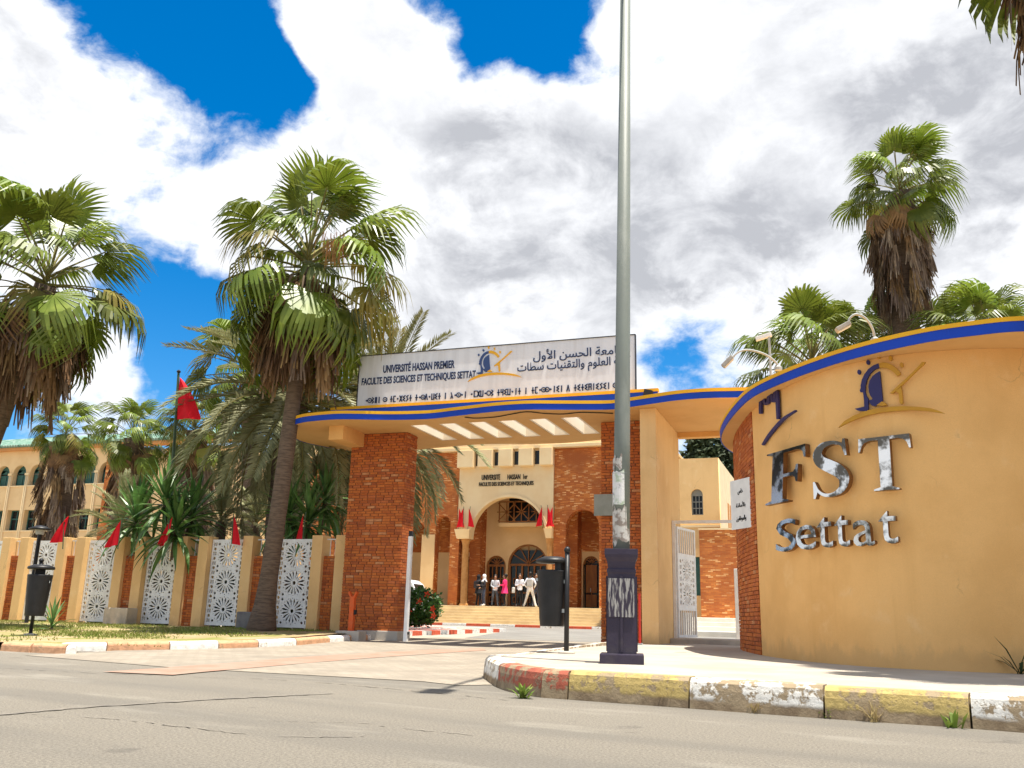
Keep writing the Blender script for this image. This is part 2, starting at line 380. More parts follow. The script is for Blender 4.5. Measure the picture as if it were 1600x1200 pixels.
# ================================================================== SETTING
def sheet(name, poly, zf, M, step=1.5):
    """flat sheet: polygon filled and draped on a height profile of y"""
    bm = bmesh.new(); vs = [bm.verts.new((p[0], p[1], 0)) for p in poly]; bm.faces.new(vs)
    ys = [p[1] for p in poly]; y = math.floor(min(ys)) + .5
    while y < max(ys):
        if y in (12, 20, 44) or abs((y / step) - round(y / step)) < 1e-6 or True:
            bmesh.ops.bisect_plane(bm, geom=bm.verts[:] + bm.edges[:] + bm.faces[:], plane_co=(0, y, 0), plane_no=(0, 1, 0))
        y += step
    bmesh.ops.triangulate(bm, faces=bm.faces[:])
    for v in bm.verts: v.co.z = zf(v.co.x, v.co.y)
    me = bpy.data.meshes.new(name); bm.to_mesh(me); bm.free(); me.materials.append(M)
    if me.polygons and me.polygons[0].normal.z < 0: me.flip_normals()
    return tag(link(name, me), kind='structure')

GROUND = mat('dry_ground', (.30, .25, .15), (.22, .2, .1), .6, .95, .5, 30)
g = MB()
ysn = [-600, -60, 0, 12, 14, 16, 18, 20, 24, 28, 32, 36, 40, 44, 60, 120, 700]
for a, b in zip(ysn, ysn[1:]):
    za, zb = gz(a) - .05, gz(b) - .05; g.add([(-700, a, za), (700, a, za), (700, b, zb), (-700, b, zb)], [(0, 1, 2, 3)])
tag(g.build('ground', GROUND), kind='structure')

def edge_y(x): return 8.45 - .215 * (x + 2.45)            # the road's far edge
# left kerb foot: along the road, then round into the driveway
LK = [(-60, edge_y(-60)), (-30, edge_y(-30) + .3)]
for px, py in [(0, 1017), (120, 1017.5), (220, 1016.3), (320, 1014.5), (400, 1012), (460, 1009), (510, 1004.5), (548, 1002), (585, 1000)]:
    p = ong(px, py); LK.append((p.x, p.y))
LKC = [(v.x, v.y) for v in catmull([(x, y, 0) for x, y in LK], 10)]
# right kerb foot: from the right along the road, round the nose, back along the driveway
RK = [(14, edge_y(14)), (10, edge_y(10)), (6.5, edge_y(6.5)), (4, edge_y(4)), (2.2, edge_y(2.2) + .02)]
for px, py in [(1520, 1139), (1290, 1123), (1075, 1107), (885, 1093), (830, 1088), (785, 1078), (763, 1066), (758, 1056)]:
    p = onz(px, py, 0); RK.append((p.x, p.y))
RK += [(-4.25, 12.2), (-4.35, 14.5), (-4.3, 16.5), (-4.2, 18.6)]
RKC = [(v.x, v.y) for v in catmull([(x, y, 0) for x, y in RK], 10)]

sheet('road', [(-60, -40), (60, -40), (60, edge_y(60) + .4)] + [(x, y) for x, y in RKC if y < 9.6] + [(-4.4, 11.2), (-11.9, 12.6)] + [(x, y + .1) for x, y in reversed(LKC) if y < 12.6 or x < -13.2], lambda x, y: 0.0 + max(0, gz(y)), ASPH, 2)
def pavers():
    M = bpy.data.materials.new('driveway_pavers'); M.use_nodes = True; t = NT(M.node_tree); b = t.n['Principled BSDF']; b.inputs['Roughness'].default_value = .93; b.inputs['Specular IOR Level'].default_value = .2
    v = t.new('ShaderNodeTexCoord').outputs['Object']
    br = t.new('ShaderNodeTexBrick'); t.l.new(v, br.inputs['Vector']); br.inputs['Scale'].default_value = 1; br.inputs['Brick Width'].default_value = .24; br.inputs['Row Height'].default_value = .16; br.inputs['Mortar Size'].default_value = .008
    br.inputs['Color1'].default_value = (.30, .262, .205, 1); br.inputs['Color2'].default_value = (.345, .30, .24, 1); br.inputs['Mortar'].default_value = (.20, .17, .13, 1)
    k = t.mix(t.ramp(t.noise(v, 1.1, 7, .62), .4, .66), br.outputs['Color'], (.25, .215, .17))
    k = t.mix(t.math('MULTIPLY', t.ramp(t.noise(t.vmath('ADD', v, (3, 1, 8)), .7, 6, .6), .52, .68), .5), k, (.20, .175, .145))
    k = t.mix(t.math('MULTIPLY', t.ramp(t.noise(v, 60, 5, .7), .4, .7), .3), k, (.15, .13, .1)); t.put(b.inputs['Base Color'], k)
    bn = t.new('ShaderNodeBump'); bn.inputs['Strength'].default_value = .6; bn.inputs['Distance'].default_value = .01; t.put(bn.inputs['Height'], t.math('SUBTRACT', t.noise(v, 60, 5), br.outputs['Fac'])); t.put(b.inputs['Normal'], bn.outputs[0]); return M
APRON = pavers()
ap = [(-4.45, 9.7), (-3.9, 9.4)] + [(x, y) for x, y in RKC if y > 9.6 and x < -3.6] + [(-4.1, 23)] + [(-10.2, 23)] + [(x, y) for x, y in reversed(LKC) if y > 12.9 and x > -13.2]
ap += [(-11.5, 10.9), (-8.0, 9.9)]
sheet('driveway', ap, lambda x, y: gz(y) + .006, APRON, 1)
sheet('forecourt', [(-75, 20.3), (-10.2, 20.3), (-10.2, 22.9), (-4.1, 22.9), (-4.1, 20.3), (30, 20.3), (30, 62), (-75, 62)], lambda x, y: gz(y) + .004, mat('forecourt_concrete', (.38, .335, .27), (.32, .285, .23), .7, .93, .3, 50), 2)
sheet('forecourt_road', [(-16, 38), (-11.5, 31.5), (-9.5, 23.2), (-4.4, 23.2), (2, 30), (6, 42), (-30, 42.2), (-30, 39.3)], lambda x, y: gz(y) + .009, mat('forecourt_asphalt', (.22, .21, .19), (.18, .17, .155), .8, .93, .5, 50), 1)
# band of red pavers curving into the drive
b0 = [(160, 1051), (240, 1046), (330, 1039), (450, 1029), (560, 1022), (660, 1016.5), (752, 1013.5)]
b1 = [(270, 1056), (320, 1051), (390, 1045), (480, 1037), (580, 1029), (680, 1022), (760, 1017)]
sheet('paver_band', [tuple(ong(*p).xy) for p in b1] + [tuple(ong(*p).xy) for p in reversed(b0)], lambda x, y: gz(y) + .011, mat('red_pavers', (.33, .19, .135), (.30, .225, .17), 2.2, .93, .6, 45), 1)
TAR = mat('tar_joint', (.15, .135, .115), (.225, .2, .163), 5, .9, .4, 60, lo=.38, hi=.6)
def strip(name, pts, wd, z=.006, brk=.0):
    L = [onz(*p, 0).xy for p in pts]; L = [v.xy for v in catmull([(p.x, p.y, 0) for p in L], 12)]; L = [p + Vector((random.uniform(-.02, .02), random.uniform(-.02, .02))) for p in L]; mb = MB(); vs = []
    for i, p in enumerate(L):
        t = (L[min(i + 1, len(L) - 1)] - L[max(i - 1, 0)]).normalized(); n = Vector((-t.y, t.x)); ww = wd * random.uniform(.55, 1.3)
        vs += [(p.x + n.x * ww, p.y + n.y * ww, z), (p.x - n.x * ww, p.y - n.y * ww, z)]
    mb.add(vs, [(2 * i, 2 * i + 1, 2 * i + 3, 2 * i + 2) for i in range(len(L) - 1) if random.random() > brk])
    return tag(mb.build(name, TAR), kind='structure')
strip('road_joint', [(-60, 1122), (0, 1118), (120, 1107), (260, 1098), (400, 1090), (520, 1084)], .03)
strip('road_joint', [(40, 1116), (150, 1122), (260, 1133), (370, 1146), (480, 1152), (600, 1150)], .009, brk=.4)
strip('road_joint', [(0, 1044), (150, 1052), (300, 1058), (430, 1062), (560, 1072), (680, 1083), (790, 1094)], .014, brk=.35)
strip('road_joint', [(400, 1125), (480, 1129), (560, 1130), (640, 1140), (740, 1149)], .008, brk=.4)

def offset(poly, d):
    out = []
    for i, p in enumerate(poly):
        a = Vector(poly[max(i - 1, 0)]); b = Vector(poly[min(i + 1, len(poly) - 1)]); t = (b - a).normalized(); out.append((p[0] - t.y * d, p[1] + t.x * d))
    return out
# verge (left) and pavement (right), with kerb blocks as their pieces
KH = .14
LKI = offset(LKC, .16)
VERGE = mat('verge_soil', (.36, .27, .15), (.20, .20, .05), 1.1, .95, .6, 30, lo=.42, hi=.6, col3=(.30, .23, .12), s3=.9)
def vz(x, y):
    return gz(y) + KH - .01 + max(0, min(1, (y - 13.5) / 5.5)) * .04
sheet('verge', [(x, y) for x, y in LKI] + [(-10.0, 20.35), (-60, 20.35)], vz, VERGE, 1)
PH = .25
def pz(x, y): return PH - .012 + max(0, min(1, (y - 10) / 9)) * .05
RKI = offset(RKC, -.2)
pave = sheet('pavement', [(x, y) for x, y in RKI] + [(-4.0, 19.9), (-1.0, 19.9), (14, 19.9)], pz, PAVE, 1)

def kerb_mat(name, paint, worn):
    M = bpy.data.materials.new(name); M.use_nodes = True; t = NT(M.node_tree); b = t.n['Principled BSDF']; b.inputs['Roughness'].default_value = .9
    tcn = t.new('ShaderNodeTexCoord'); v = tcn.outputs['Object']
    sx = t.new('ShaderNodeSeparateXYZ'); t.l.new(v, sx.inputs[0])
    base = t.mix(t.ramp(t.noise(v, 5, 7), .35, .65), (.33, .25, .15), (.20, .14, .08))
    lowp = t.ramp(t.math('ADD', sx.outputs[2], t.math('MULTIPLY', t.noise(v, 6, 5), .05)), .085, .125)
    wear = t.ramp(t.noise(v, 5.0, 9, .66), worn - .02, worn + .04)
    wear = t.math('MULTIPLY', wear, lowp if 'tall' in name else 1.0)
    c = t.mix(wear, base, t.mix(t.ramp(t.noise(v, 11, 5), .4, .7), paint, [x * .72 for x in paint]))
    t.put(b.inputs['Base Color'], c)
    bn = t.new('ShaderNodeBump'); bn.inputs['Strength'].default_value = .8; bn.inputs['Distance'].default_value = .015
    t.put(bn.inputs['Height'], t.math('ADD', t.noise(v, 30, 7, .7), t.math('MULTIPLY', wear, .25))); t.put(b.inputs['Normal'], bn.outputs[0]); return M
K = dict(tw=kerb_mat('kerb_white_tall', (.78, .75, .68), .475), ty=kerb_mat('kerb_yellow_tall', (.50, .37, .13), .445), tr=kerb_mat('kerb_red_tall', (.40, .10, .055), .49),
         w=kerb_mat('kerb_white', (.80, .77, .71), .36), s=kerb_mat('kerb_salmon', (.60, .33, .18), .37), r=kerb_mat('kerb_red', (.62, .10, .04), .34))
def kerbs(path, colours, h, wd, parent, side, zf, breaks=None, blen=1.0, tilt=.03):
    """kerb blocks along a foot line; breaks = pixel x where the paint changes, else every blen metres"""
    P = [Vector((x, y)) for x, y in path]; cum = [0]
    for a, b in zip(P, P[1:]): cum.append(cum[-1] + (b - a).length)
    def at(s):
        for i in range(len(cum) - 1):
            if cum[i + 1] >= s: return P[i].lerp(P[i + 1], (s - cum[i]) / max(cum[i + 1] - cum[i], 1e-6))
        return P[-1].copy()
    cuts = [0]
    if breaks:
        for bx in breaks:
            ss = [k * .02 for k in range(int(cum[-1] / .02)) if k * .02 > cuts[-1] + .05]
            pxs = lambda s: proj((at(s).x, at(s).y, zf(at(s).y)))[0]
            sg_ = pxs(ss[0]) > bx
            cuts.append(next((s for s in ss if (pxs(s) > bx) != sg_), cuts[-1] + blen))
    while cuts[-1] < cum[-1] - blen * .6: cuts.append(cuts[-1] + blen)
    cuts.append(cum[-1])
    for k, (a, b) in enumerate(zip(cuts, cuts[1:])):
        n = max(1, min(12, int((b - a) / .22))); mb = MB(); rings = []; c = at((a + b) / 2); hh = h + random.uniform(-.008, .008)
        g_ = .008; jit = random.uniform(-.012, .012)
        for i in range(n + 1):
            s = a + g_ + (b - a - 2 * g_) * i / n; p = at(s); t = (at(min(s + .05, cum[-1])) - at(max(s - .05, 0))).normalized()
            nrm = Vector((-t.y, t.x)) * side; z = zf(p.y); q = lambda u, zz: (p.x + nrm.x * u - c.x, p.y + nrm.y * u - c.y, zz)
            w1 = random.uniform(-.006, .006)
            rings.append([q(jit + w1, z - .06), q(jit + tilt * .6 + w1, z + hh * .62), q(jit + tilt + w1, z + hh - .035), q(jit + tilt + .035, z + hh - random.uniform(0, .008)), q(wd, z + hh), q(wd, z - .06)])
        o = 0; mb.v = [v for r in rings for v in r]
        for i in range(n):
            for q in range(6):
                mb.f.append((i * 6 + q, (i + 1) * 6 + q, (i + 1) * 6 + (q + 1) % 6, i * 6 + (q + 1) % 6)[::side]); mb.mi.append(0)
        mb.f.append(tuple(range(6))[::-side]); mb.f.append(tuple(n * 6 + q for q in range(6))[::side]); mb.mi += [0, 0]
        mb.build('kerb_block', K[colours[k % len(colours)] if k < len(colours) else colours[-1 - (k % 2)]], parent, loc=(c.x, c.y, 0))
kr = thing('kerb', None, None); kr['kind'] = 'structure'
rk = [p for p in RKC]
kerbs(rk, ['tw', 'ty', 'tw', 'ty', 'tw', 'ty', 'tw', 'ty', 'tw', 'ty', 'tw', 'ty', 'tw', 'tr', 'tw', 'w'], PH, .21, kr, -1, lambda y: gz(y) * .8, blen=1.03) if 0 else None
rk_in = [p for p in RKC if p[0] < 1.9]
kerbs(rk_in, ['tw', 'ty', 'tw', 'ty', 'tr', 'tr', 'tw', 'tw', 'tw', 'tw'], PH, .21, kr, -1, lambda y: gz(y) * .8, breaks=[1522, 1291, 1077, 886, 845, 775], blen=1.0)
rk_out = [p for p in RKC if p[0] >= 1.9]
kerbs(rk_out, ['ty', 'tw'] * 8, PH, .21, kr, -1, lambda y: 0, blen=1.2)
kl = thing('kerb', None, None); kl['kind'] = 'structure'
lk_in = [p for p in LKC if p[0] > -14.5 or p[1] > 13]
lk_in = [p for p in LKC if proj((p[0], p[1], 0))[0] > -60 and p[0] > -25]
kerbs(lk_in, ['s', 's', 'w', 's', 'w', 's', 'w', 's', 'w', 's', 'w', 's'], KH, .17, kl, 1, gz, breaks=[2, 43, 165, 265, 340, 404, 463, 515, 548], blen=.7, tilt=.02)
lk_out = [p for p in LKC if p not in lk_in]
kerbs(lk_out, ['s', 'w'] * 20, KH, .17, kl, 1, gz, blen=1.6, tilt=.02)

# ================================================================== GATE
gate = thing('entrance_gate', 'ochre concrete gateway canopy with blue and yellow edge on brick piers', 'gate')
front = [(451.6, 667), (458, 664), (470, 660.5), (486, 658), (524, 655), (560, 655), (599, 655.7), (636, 655.5), (674, 654), (705, 650.5), (736, 647), (774, 642.8), (822, 639.8), (867, 639.8), (905, 640), (955, 639.5), (984, 635.7), (1012, 631.6), (1059, 625), (1106, 621.6), (1144, 620.7)]
rear = [(942, 687), (886, 692), (830, 693.7), (755, 694), (680, 700), (647, 703), (557, 705), (505, 697.5), (467, 688), (450.8, 675)]
ZC = 5.05
fr = [onz(*p, ZC).xy for p in front]; rr = [onz(*p, ZC).xy for p in rear]
outl = [v.xy for v in catmull([(p.x, p.y, 0) for p in fr], 4)] + [Vector((-1.0, 18.1)), Vector((-1.0, 21.75)), Vector((-4.6, 21.7))] + [v.xy for v in catmull([(p.x, p.y, 0) for p in rr], 4)]
slots = [[(x, 19.05), (x + .32, 19.05), (x + .32, 20.87), (x, 20.87)] for x in (-9.31, -8.57, -7.83, -7.1, -6.36, -5.62)]
cm = plate('canopy', [[tuple(p) for p in outl]] + [[(a - .06, 19.01), (b + .055, 19.01), (b + .055, 20.905), (a - .06, 20.905)] for a, b in [(q[0][0], q[1][0]) for q in slots]], .19, OCHRE, upright=False)
canopy = link('canopy', cm, gate, loc=(0, 0, ZC + .095))
SLOTW = mat('slot_cream', (.88, .80, .66), (.84, .76, .62), 2, .9)
for sl_ in slots:      # each roof slot has a pale lining standing above the slab
    x0_, x1_ = sl_[0][0] + .0, sl_[1][0]
    MB().box(x0_ - .055, x0_ - .001, 19.02, 20.9, ZC + .004, ZC + .34).box(x1_ + .001, x1_ + .05, 19.02, 20.9, ZC + .004, ZC + .34).box(x0_ - .001, x1_ + .001, 20.84, 20.9, ZC + .004, ZC + .34).build('slot_lining', SLOTW, gate)
def band(name, path, z0, z1, off0, off1, M, parent, closed=False):
    """ribbon with thickness following a plan line (outside = right of the direction of travel)"""
    mb = MB(); n = len(path); vs = []
    for i, p in enumerate(path):
        a = path[(i - 1) % n] if closed else path[max(i - 1, 0)]; b = path[(i + 1) % n] if closed else path[min(i + 1, n - 1)]
        t = (Vector(b) - Vector(a)).normalized(); o = Vector((t.y, -t.x))
        for d, z in ((off0, z0), (off1, z0), (off1, z1), (off0, z1)): vs.append((p[0] + o.x * d, p[1] + o.y * d, z))
    fs = []
    for i in range(n if closed else n - 1):
        j_ = (i + 1) % n
        for q in range(4): fs.append((i * 4 + q, j_ * 4 + q, j_ * 4 + (q + 1) % 4, i * 4 + (q + 1) % 4))
    if not closed: fs += [(0, 1, 2, 3), tuple((n - 1) * 4 + q for q in (3, 2, 1, 0))]
    mb.add(vs, fs); return mb.build(name, M, parent)
fpath = [tuple(p) for p in outl[len(outl) - 12:]] + [tuple(p) for p in outl[:82]]
band('blue_band', fpath, ZC - .004, ZC + .125, -.01, .012, BLUE, gate)
band('yellow_band', fpath, ZC + .125, ZC + .195, -.01, .022, YELLOW, gate)
# straight parapet that carries the sign board
YS = 18.9
px0, px1 = ony(518, 640, YS).x, ony(1027, 607, YS).x
boxo('parapet', px0, px1, YS, YS + .1, ZC + .18, 5.555, OCHRE2, gate)
boxo('parapet_blue_band', px0 - .012, px1 + .012, YS - .013, YS, ZC + .192, 5.50, BLUE, gate)
boxo('parapet_yellow_band', px0 - .02, px1 + .02, YS - .022, YS + .11, 5.50, 5.568, YELLOW, gate)
# downstand beams
boxo('beam', -11.32, -10.93, 18.65, 19.69, 4.72, ZC + .02, OCHRE, gate, .01)
boxo('beam', -11.32, -10.93, 20.26, 21.5, 4.72, ZC + .01, OCHRE, gate, .01)
# left brick pier
PX0, PX1, PY0, PY1 = -11.27, -9.77, 19.7, 20.28
pier = boxo('brick_pier', PX0 + .006, PX1 - .006, PY0 + .006, PY1 - .006, .05, ZC - .001, MORTAR, gate)
bl = brick_face((PX0, PY0, 0), (1, 0, 0), PX1 - PX0, .1, ZC - .01) + brick_face((PX1, PY0, 0), (0, 1, 0), PY1 - PY0, .1, ZC - .01) + brick_face((PX1, PY1, 0), (-1, 0, 0), PX1 - PX0, .1, ZC - .01)
place_bricks(bl, pier)
boxo('pier_plinth', PX0 + .5, PX1 + .05, PY0 - .06, PY1 + .04, .0, .36, CONC, gate, .015)
# right brick pier and the ochre pier in front of the side opening
rp = boxo('brick_pier', -4.9 + .006, -3.99, 19.65 + .006, 20.3, .1, ZC - .001, MORTAR, gate)
place_bricks(brick_face((-4.9, 19.65, 0), (1, 0, 0), .92, .2, ZC - .01) + brick_face((-4.9, 20.3, 0), (0, -1, 0), .64, .2, ZC - .01), rp)
boxo('ochre_pier', -3.79, -3.45, 18.5, 21.35, .1, ZC - .002, OCHRE2, gate, .012)
boxo('infill_wall', -3.99, -3.792, 19.9, 21.2, .1, ZC - .003, OCHRE, gate)
boxo('lintel', -3.448, -.9, 21.2, 21.42, 4.93, ZC + .3, OCHRE, gate)
boxo('ceiling_beam', -3.448, -1.0, 21.0, 21.198, ZC - .28, ZC - .002, OCHRE, gate) if 0 else None
boxo('threshold', -3.448, -1.0, 19.7, 21.1, .05, gz(19) + .26, CONC, gate, .015)

# ---------------- Arabic shaping (presentation forms) and Tifinagh strokes
AF = {'ا': (0xFE8D, 2), 'أ': (0xFE83, 2), 'ب': (0xFE8F, 4), 'ة': (0xFE93, 2), 'ت': (0xFE95, 4), 'ج': (0xFE9D, 4), 'ح': (0xFEA1, 4), 'خ': (0xFEA5, 4), 'ذ': (0xFEAB, 2), 'س': (0xFEB1, 4), 'ص': (0xFEB9, 4),
      'ط': (0xFEC1, 4), 'ظ': (0xFEC5, 4), 'ع': (0xFEC9, 4), 'ف': (0xFED1, 4), 'ق': (0xFED5, 4), 'ك': (0xFED9, 4), 'ل': (0xFEDD, 4), 'م': (0xFEE1, 4), 'ن': (0xFEE5, 4), 'و': (0xFEED, 2), 'ي': (0xFEF1, 4),
      '\u0001': (0xFEFB, 2), '\u0002': (0xFEF7, 2)}
def arabic(s):
    s = s.replace('لا', '\u0001').replace('لأ', '\u0002'); out = []
    for i, ch in enumerate(s):
        if ch not in AF: out.append(ch); continue
        base, nf = AF[ch]; pj = i > 0 and s[i - 1] in AF and AF[s[i - 1]][1] == 4; nj = nf == 4 and i + 1 < len(s) and s[i + 1] in AF
        out.append(chr(base + ((3 if nj else 1) if pj else (2 if nj else 0))))
    return ''.join(reversed(out))
TF = {'a': ['o.5,.5,.16'], 't': ['l.5,0,.5,1', 'l.15,.5,.85,.5'], 's': ['o.5,.5,.46', 'o.5,.5,.1'], 'd': ['l.1,0,.5,1', 'l.5,1,.9,0'], 'w': ['l.15,1,.15,0', 'l.15,0,.85,0', 'l.85,0,.85,1'],
      'i': ['l.85,1,.15,.75', 'l.15,.75,.7,.5', 'l.7,.5,.15,.25', 'l.15,.25,.85,0'], 'n': ['l.5,0,.5,1'], 'h': ['l.2,1,.85,0', 'l.5,.5,.15,0'], 'm': ['l.85,1,.2,1', 'l.2,1,.2,0', 'l.2,0,.85,0'],
      'z': ['l.1,0,.9,1', 'l.1,1,.9,0', 'l.5,.15,.5,.85'], 'r': ['o.5,.5,.46'], 'u': ['l.3,1,.75,.8', 'l.75,.8,.3,.5', 'l.3,.5,.75,.2', 'l.75,.2,.3,0'], 'g': ['l.2,1,.2,.5', 'l.2,.5,.8,.5', 'l.8,1,.8,0'],
      'l': ['l.3,0,.3,1', 'l.7,0,.7,1'], 'q': ['l.15,0,.15,1', 'l.85,0,.85,1', 'l.15,1,.85,1', 'l.15,.5,.85,.5'], 'y': ['l.8,1,.25,.8', 'l.25,.8,.75,.3', 'l.75,.3,.2,0'], 'T': ['l.15,0,.15,1', 'l.15,1,.85,1', 'l.15,.5,.85,.5', 'l.15,0,.85,0', 'l.85,0,.85,.5']}
def tifinagh(s, width, height, depth, M, th=.085):
    mb = MB(); adv = width / (len(s) * .98); gw = adv * .9
    for i, ch in enumerate(s):
        for st in TF.get(ch, []):
            v = [float(q) for q in st[1:].split(',')]
            if st[0] == 'l':
                a = Vector((i * adv + v[0] * gw, v[1] * height)); b = Vector((i * adv + v[2] * gw, v[3] * height)); t = (b - a).normalized(); n = Vector((-t.y, t.x)) * height * th; a -= t * height * th * .6; b += t * height * th * .6
                q = [a + n, a - n, b - n, b + n]; mb.add([(p.x, -depth, p.y) for p in q] + [(p.x, 0, p.y) for p in q], [(0, 1, 2, 3), (4, 7, 6, 5), (0, 4, 5, 1), (1, 5, 6, 2), (2, 6, 7, 3), (3, 7, 4, 0)])
            else:
                n = 14; R = v[2] * height; r = max(R - height * th * 2, 0.002); cx, cz = i * adv + v[0] * gw, v[1] * height; R_ = min(R, gw * .75)
                vs = [(cx + rr_ * cos(2 * pi * k / n), y, cz + rr_ * sin(2 * pi * k / n)) for y in (-depth, 0) for rr_ in (R, r) for k in range(n)]
                fs = []
                for k in range(n):
                    k2 = (k + 1) % n; fs += [(k, k2, n + k2, n + k), (k, 2 * n + k, 2 * n + k2, k2)]
                mb.add(vs, fs)
    return mb.mesh('lettering', M)
INK = mat('navy_lettering', (.018, .03, .085), rough=.5)
SIGNW = mat('sign_white', (.70, .72, .76), (.64, .66, .70), 3, .45, .03, 30, stretch=(2.2, 1, .22), col3=(.58, .58, .59), s3=.9)
s0, s1 = ony(558, 634, YS + .02), ony(992.5, 608, YS + .02)
t0, t1 = ony(563, 558, YS + .02), ony(992, 522.5, YS + .02)
SX0, SX1, SZ0, SZ1 = (s0.x + t0.x) / 2, (s1.x + t1.x) / 2, 5.572, (t0.z + t1.z) / 2
sign = thing('sign_board', 'long grey-white sign board with trilingual lettering on top of the gate canopy', 'sign', (SX0, YS, SZ0))
SW, SH = SX1 - SX0, SZ1 - SZ0
boxo('panel', 0, SW, .02, .075, 0, SH, SIGNW, sign)
for nm, a in (('frame_edge', (-.02, 0, .0, .085, 0, SH + .015)), ('frame_edge', (SW, SW + .02, .0, .085, 0, SH + .015)), ('frame_edge', (0, SW, .0, .085, SH, SH + .018))):
    boxo(nm, *a, mat('sign_frame', (.05, .05, .06), rough=.4, metal=.5), sign)
for x in (.8, 2.6, 4.4, 6.1): MB().box(x, x + .05, .075, .13, 0, SH * .9).box(x, x + .05, .13, .75, 0, .05).build('strut', STEEL, sign)
def sg(zx, zy):   # pixel of the enlarged view (540..1040, 500..700 at 3.2x) on the sign
    p = ony(540 + zx / 3.2, 500 + zy / 3.2, YS + .02); return p.x - SX0, p.z - SZ0
def put_text(me, x, z, parent, y=.0185, name='lettering'): return link(name, me, parent, loc=(x, y, z))
a, b = sg(188, 266), sg(545, 238); put_text(text_mesh('UNIVERSITÉ HASSAN PREMIER', b[0] - a[0], .24, .02, INK, .022), a[0], a[1], sign)
a, b = sg(80, 332), sg(650, 296); put_text(text_mesh('FACULTE DES SCIENCES ET TECHNIQUES SETTAT', b[0] - a[0], .21, .02, INK, .022), a[0], a[1] - .01, sign)
a, b = sg(938, 214), sg(1395, 180); put_text(text_mesh(arabic('جامعة الحسن الأول'), b[0] - a[0], .30, .02, INK, .01), a[0], a[1], sign)
a, b = sg(858, 280), sg(1425, 240); put_text(text_mesh(arabic('كلية العلوم والتقنيات سطات'), b[0] - a[0], .30, .02, INK, .01), a[0], a[1], sign)
a, b = sg(98, 418), sg(1415, 335); TFS = 'asuln s tmaziyt tasdawit n hasan amzwaru tgiwant n tmassanin d titiqniyin sTat'; tadv = (b[0] - a[0]) / len(TFS); tpos = 0
for wd_ in TFS.split(' '):
    put_text(tifinagh(wd_, len(wd_) * tadv, .135, .015, INK), a[0] + tpos * tadv, a[1], sign); tpos += len(wd_) + 1

# emblem outlines, traced once from the enlarged wall view (1300..1500, 540..680 at 8x)
def ring_arc(cx, cy, r0, r1, a0, a1, n=14):
    A = [radians(a0 + (a1 - a0) * k / n) for k in range(n + 1)]
    return [(cx + r1 * cos(t), cy - r1 * sin(t)) for t in A] + [(cx + r0 * cos(t), cy - r0 * sin(t)) for t in reversed(A)]
def drop(cx, cy, r=26): return [(cx + r * .8 * cos(2 * pi * k / 12), cy - r * 1.2 * sin(2 * pi * k / 12)) for k in range(12)]
EMB = [('i', [(585, 225), (520, 250), (460, 295), (410, 360), (378, 430), (362, 500), (365, 530), (352, 560), (358, 582), (392, 585), (398, 620), (405, 690), (408, 765), (350, 778), (288, 792), (330, 815), (440, 822), (458, 800), (460, 670), (432, 625), (420, 580), (422, 500), (440, 430), (475, 360), (530, 305), (600, 275)]),
       ('i', [(602, 322), (560, 345), (510, 385), (475, 440), (460, 510), (465, 580), (485, 630), (510, 660), (505, 678), (470, 685), (475, 720), (505, 752), (545, 760), (580, 735), (638, 690), (625, 560)]),
       ('y', [(590, 225), (640, 210), (700, 220), (760, 245), (815, 290), (850, 330), (858, 360), (820, 385), (785, 345), (740, 310), (690, 285), (640, 275), (600, 278)]),
       ('y', [(728, 598), (800, 530), (900, 440), (1000, 345), (1080, 265), (1130, 205), (1172, 208), (1150, 240), (1060, 320), (960, 420), (860, 515), (800, 570), (765, 600)]),
       ('y', [(800, 572), (870, 515), (880, 600), (890, 722), (868, 735), (850, 715), (838, 600)]),
       ('y', [(85, 1025), (160, 945), (270, 880), (400, 825), (560, 785), (740, 765), (920, 758), (1100, 768), (1240, 785), (1340, 815), (1415, 852), (1300, 835), (1150, 818), (980, 808), (800, 818), (620, 838), (450, 872), (320, 915), (200, 968)]),
       ('y', [(560, 748), (630, 700), (665, 715), (695, 745), (640, 755)]),
       ('i', drop(342, 333)), ('i', drop(454, 210)), ('y', drop(585, 136)), ('y', drop(732, 160)), ('y', drop(872, 243))]
EI = mat('emblem_indigo', (.025, .022, .10), rough=.5); EYM = mat('emblem_gold', (.50, .25, .02), (.46, .22, .02), 4, .55)
EB = mat('emblem_slate', (.03, .06, .17), rough=.5)
# sign emblem: same figure, fitted to the board
em = thing('emblem', 'small blue and gold emblem on the sign board between the French and Arabic lettering', 'emblem', (SX0, YS, SZ0))
a, b = sg(610, 331), sg(880, 327); ew = b[0] - a[0]; ksc = ew / 1330
for c, pts in EMB:
    L = [(a[0] + (x - 85) * ksc, a[1] + .02 + (1000 - (y + (x - 750) * .11) + 40) * ksc * .95) for x, y in pts]
    link('emblem_shape', plate('emblem_shape', [L], .02, EB if c == 'i' else mat('emblem_yellow', (.62, .33, .015), rough=.5)), em, loc=(0, .0095, 0))
fl = thing('floodlight', 'small black floodlight on the right end of the gate canopy', 'floodlight', (px1 - .22, YS - .14, ZC + .19))
MB().box(-.01, .01, -.03, .03, 0, .1).build('bracket', DARK, fl); MB().box(-.09, .09, -.07, .06, .1, .27, M=Matrix.Rotation(.25, 4, 'Y')).build('housing', DARK, fl, bevel=.01)

cb = [onz(*p, ZC - .02) for p in ((726, 652), (745, 653.5), (775, 651.5), (800, 647), (824, 643.5), (850, 646), (880, 647), (906, 644.5), (936, 645), (958, 646))]
tag(MB().tube([tuple(v) for v in catmull(cb, 4)], .012, 5).build('cable', DARK), 'thin black cable sagging along the front edge under the gate canopy', 'cable')
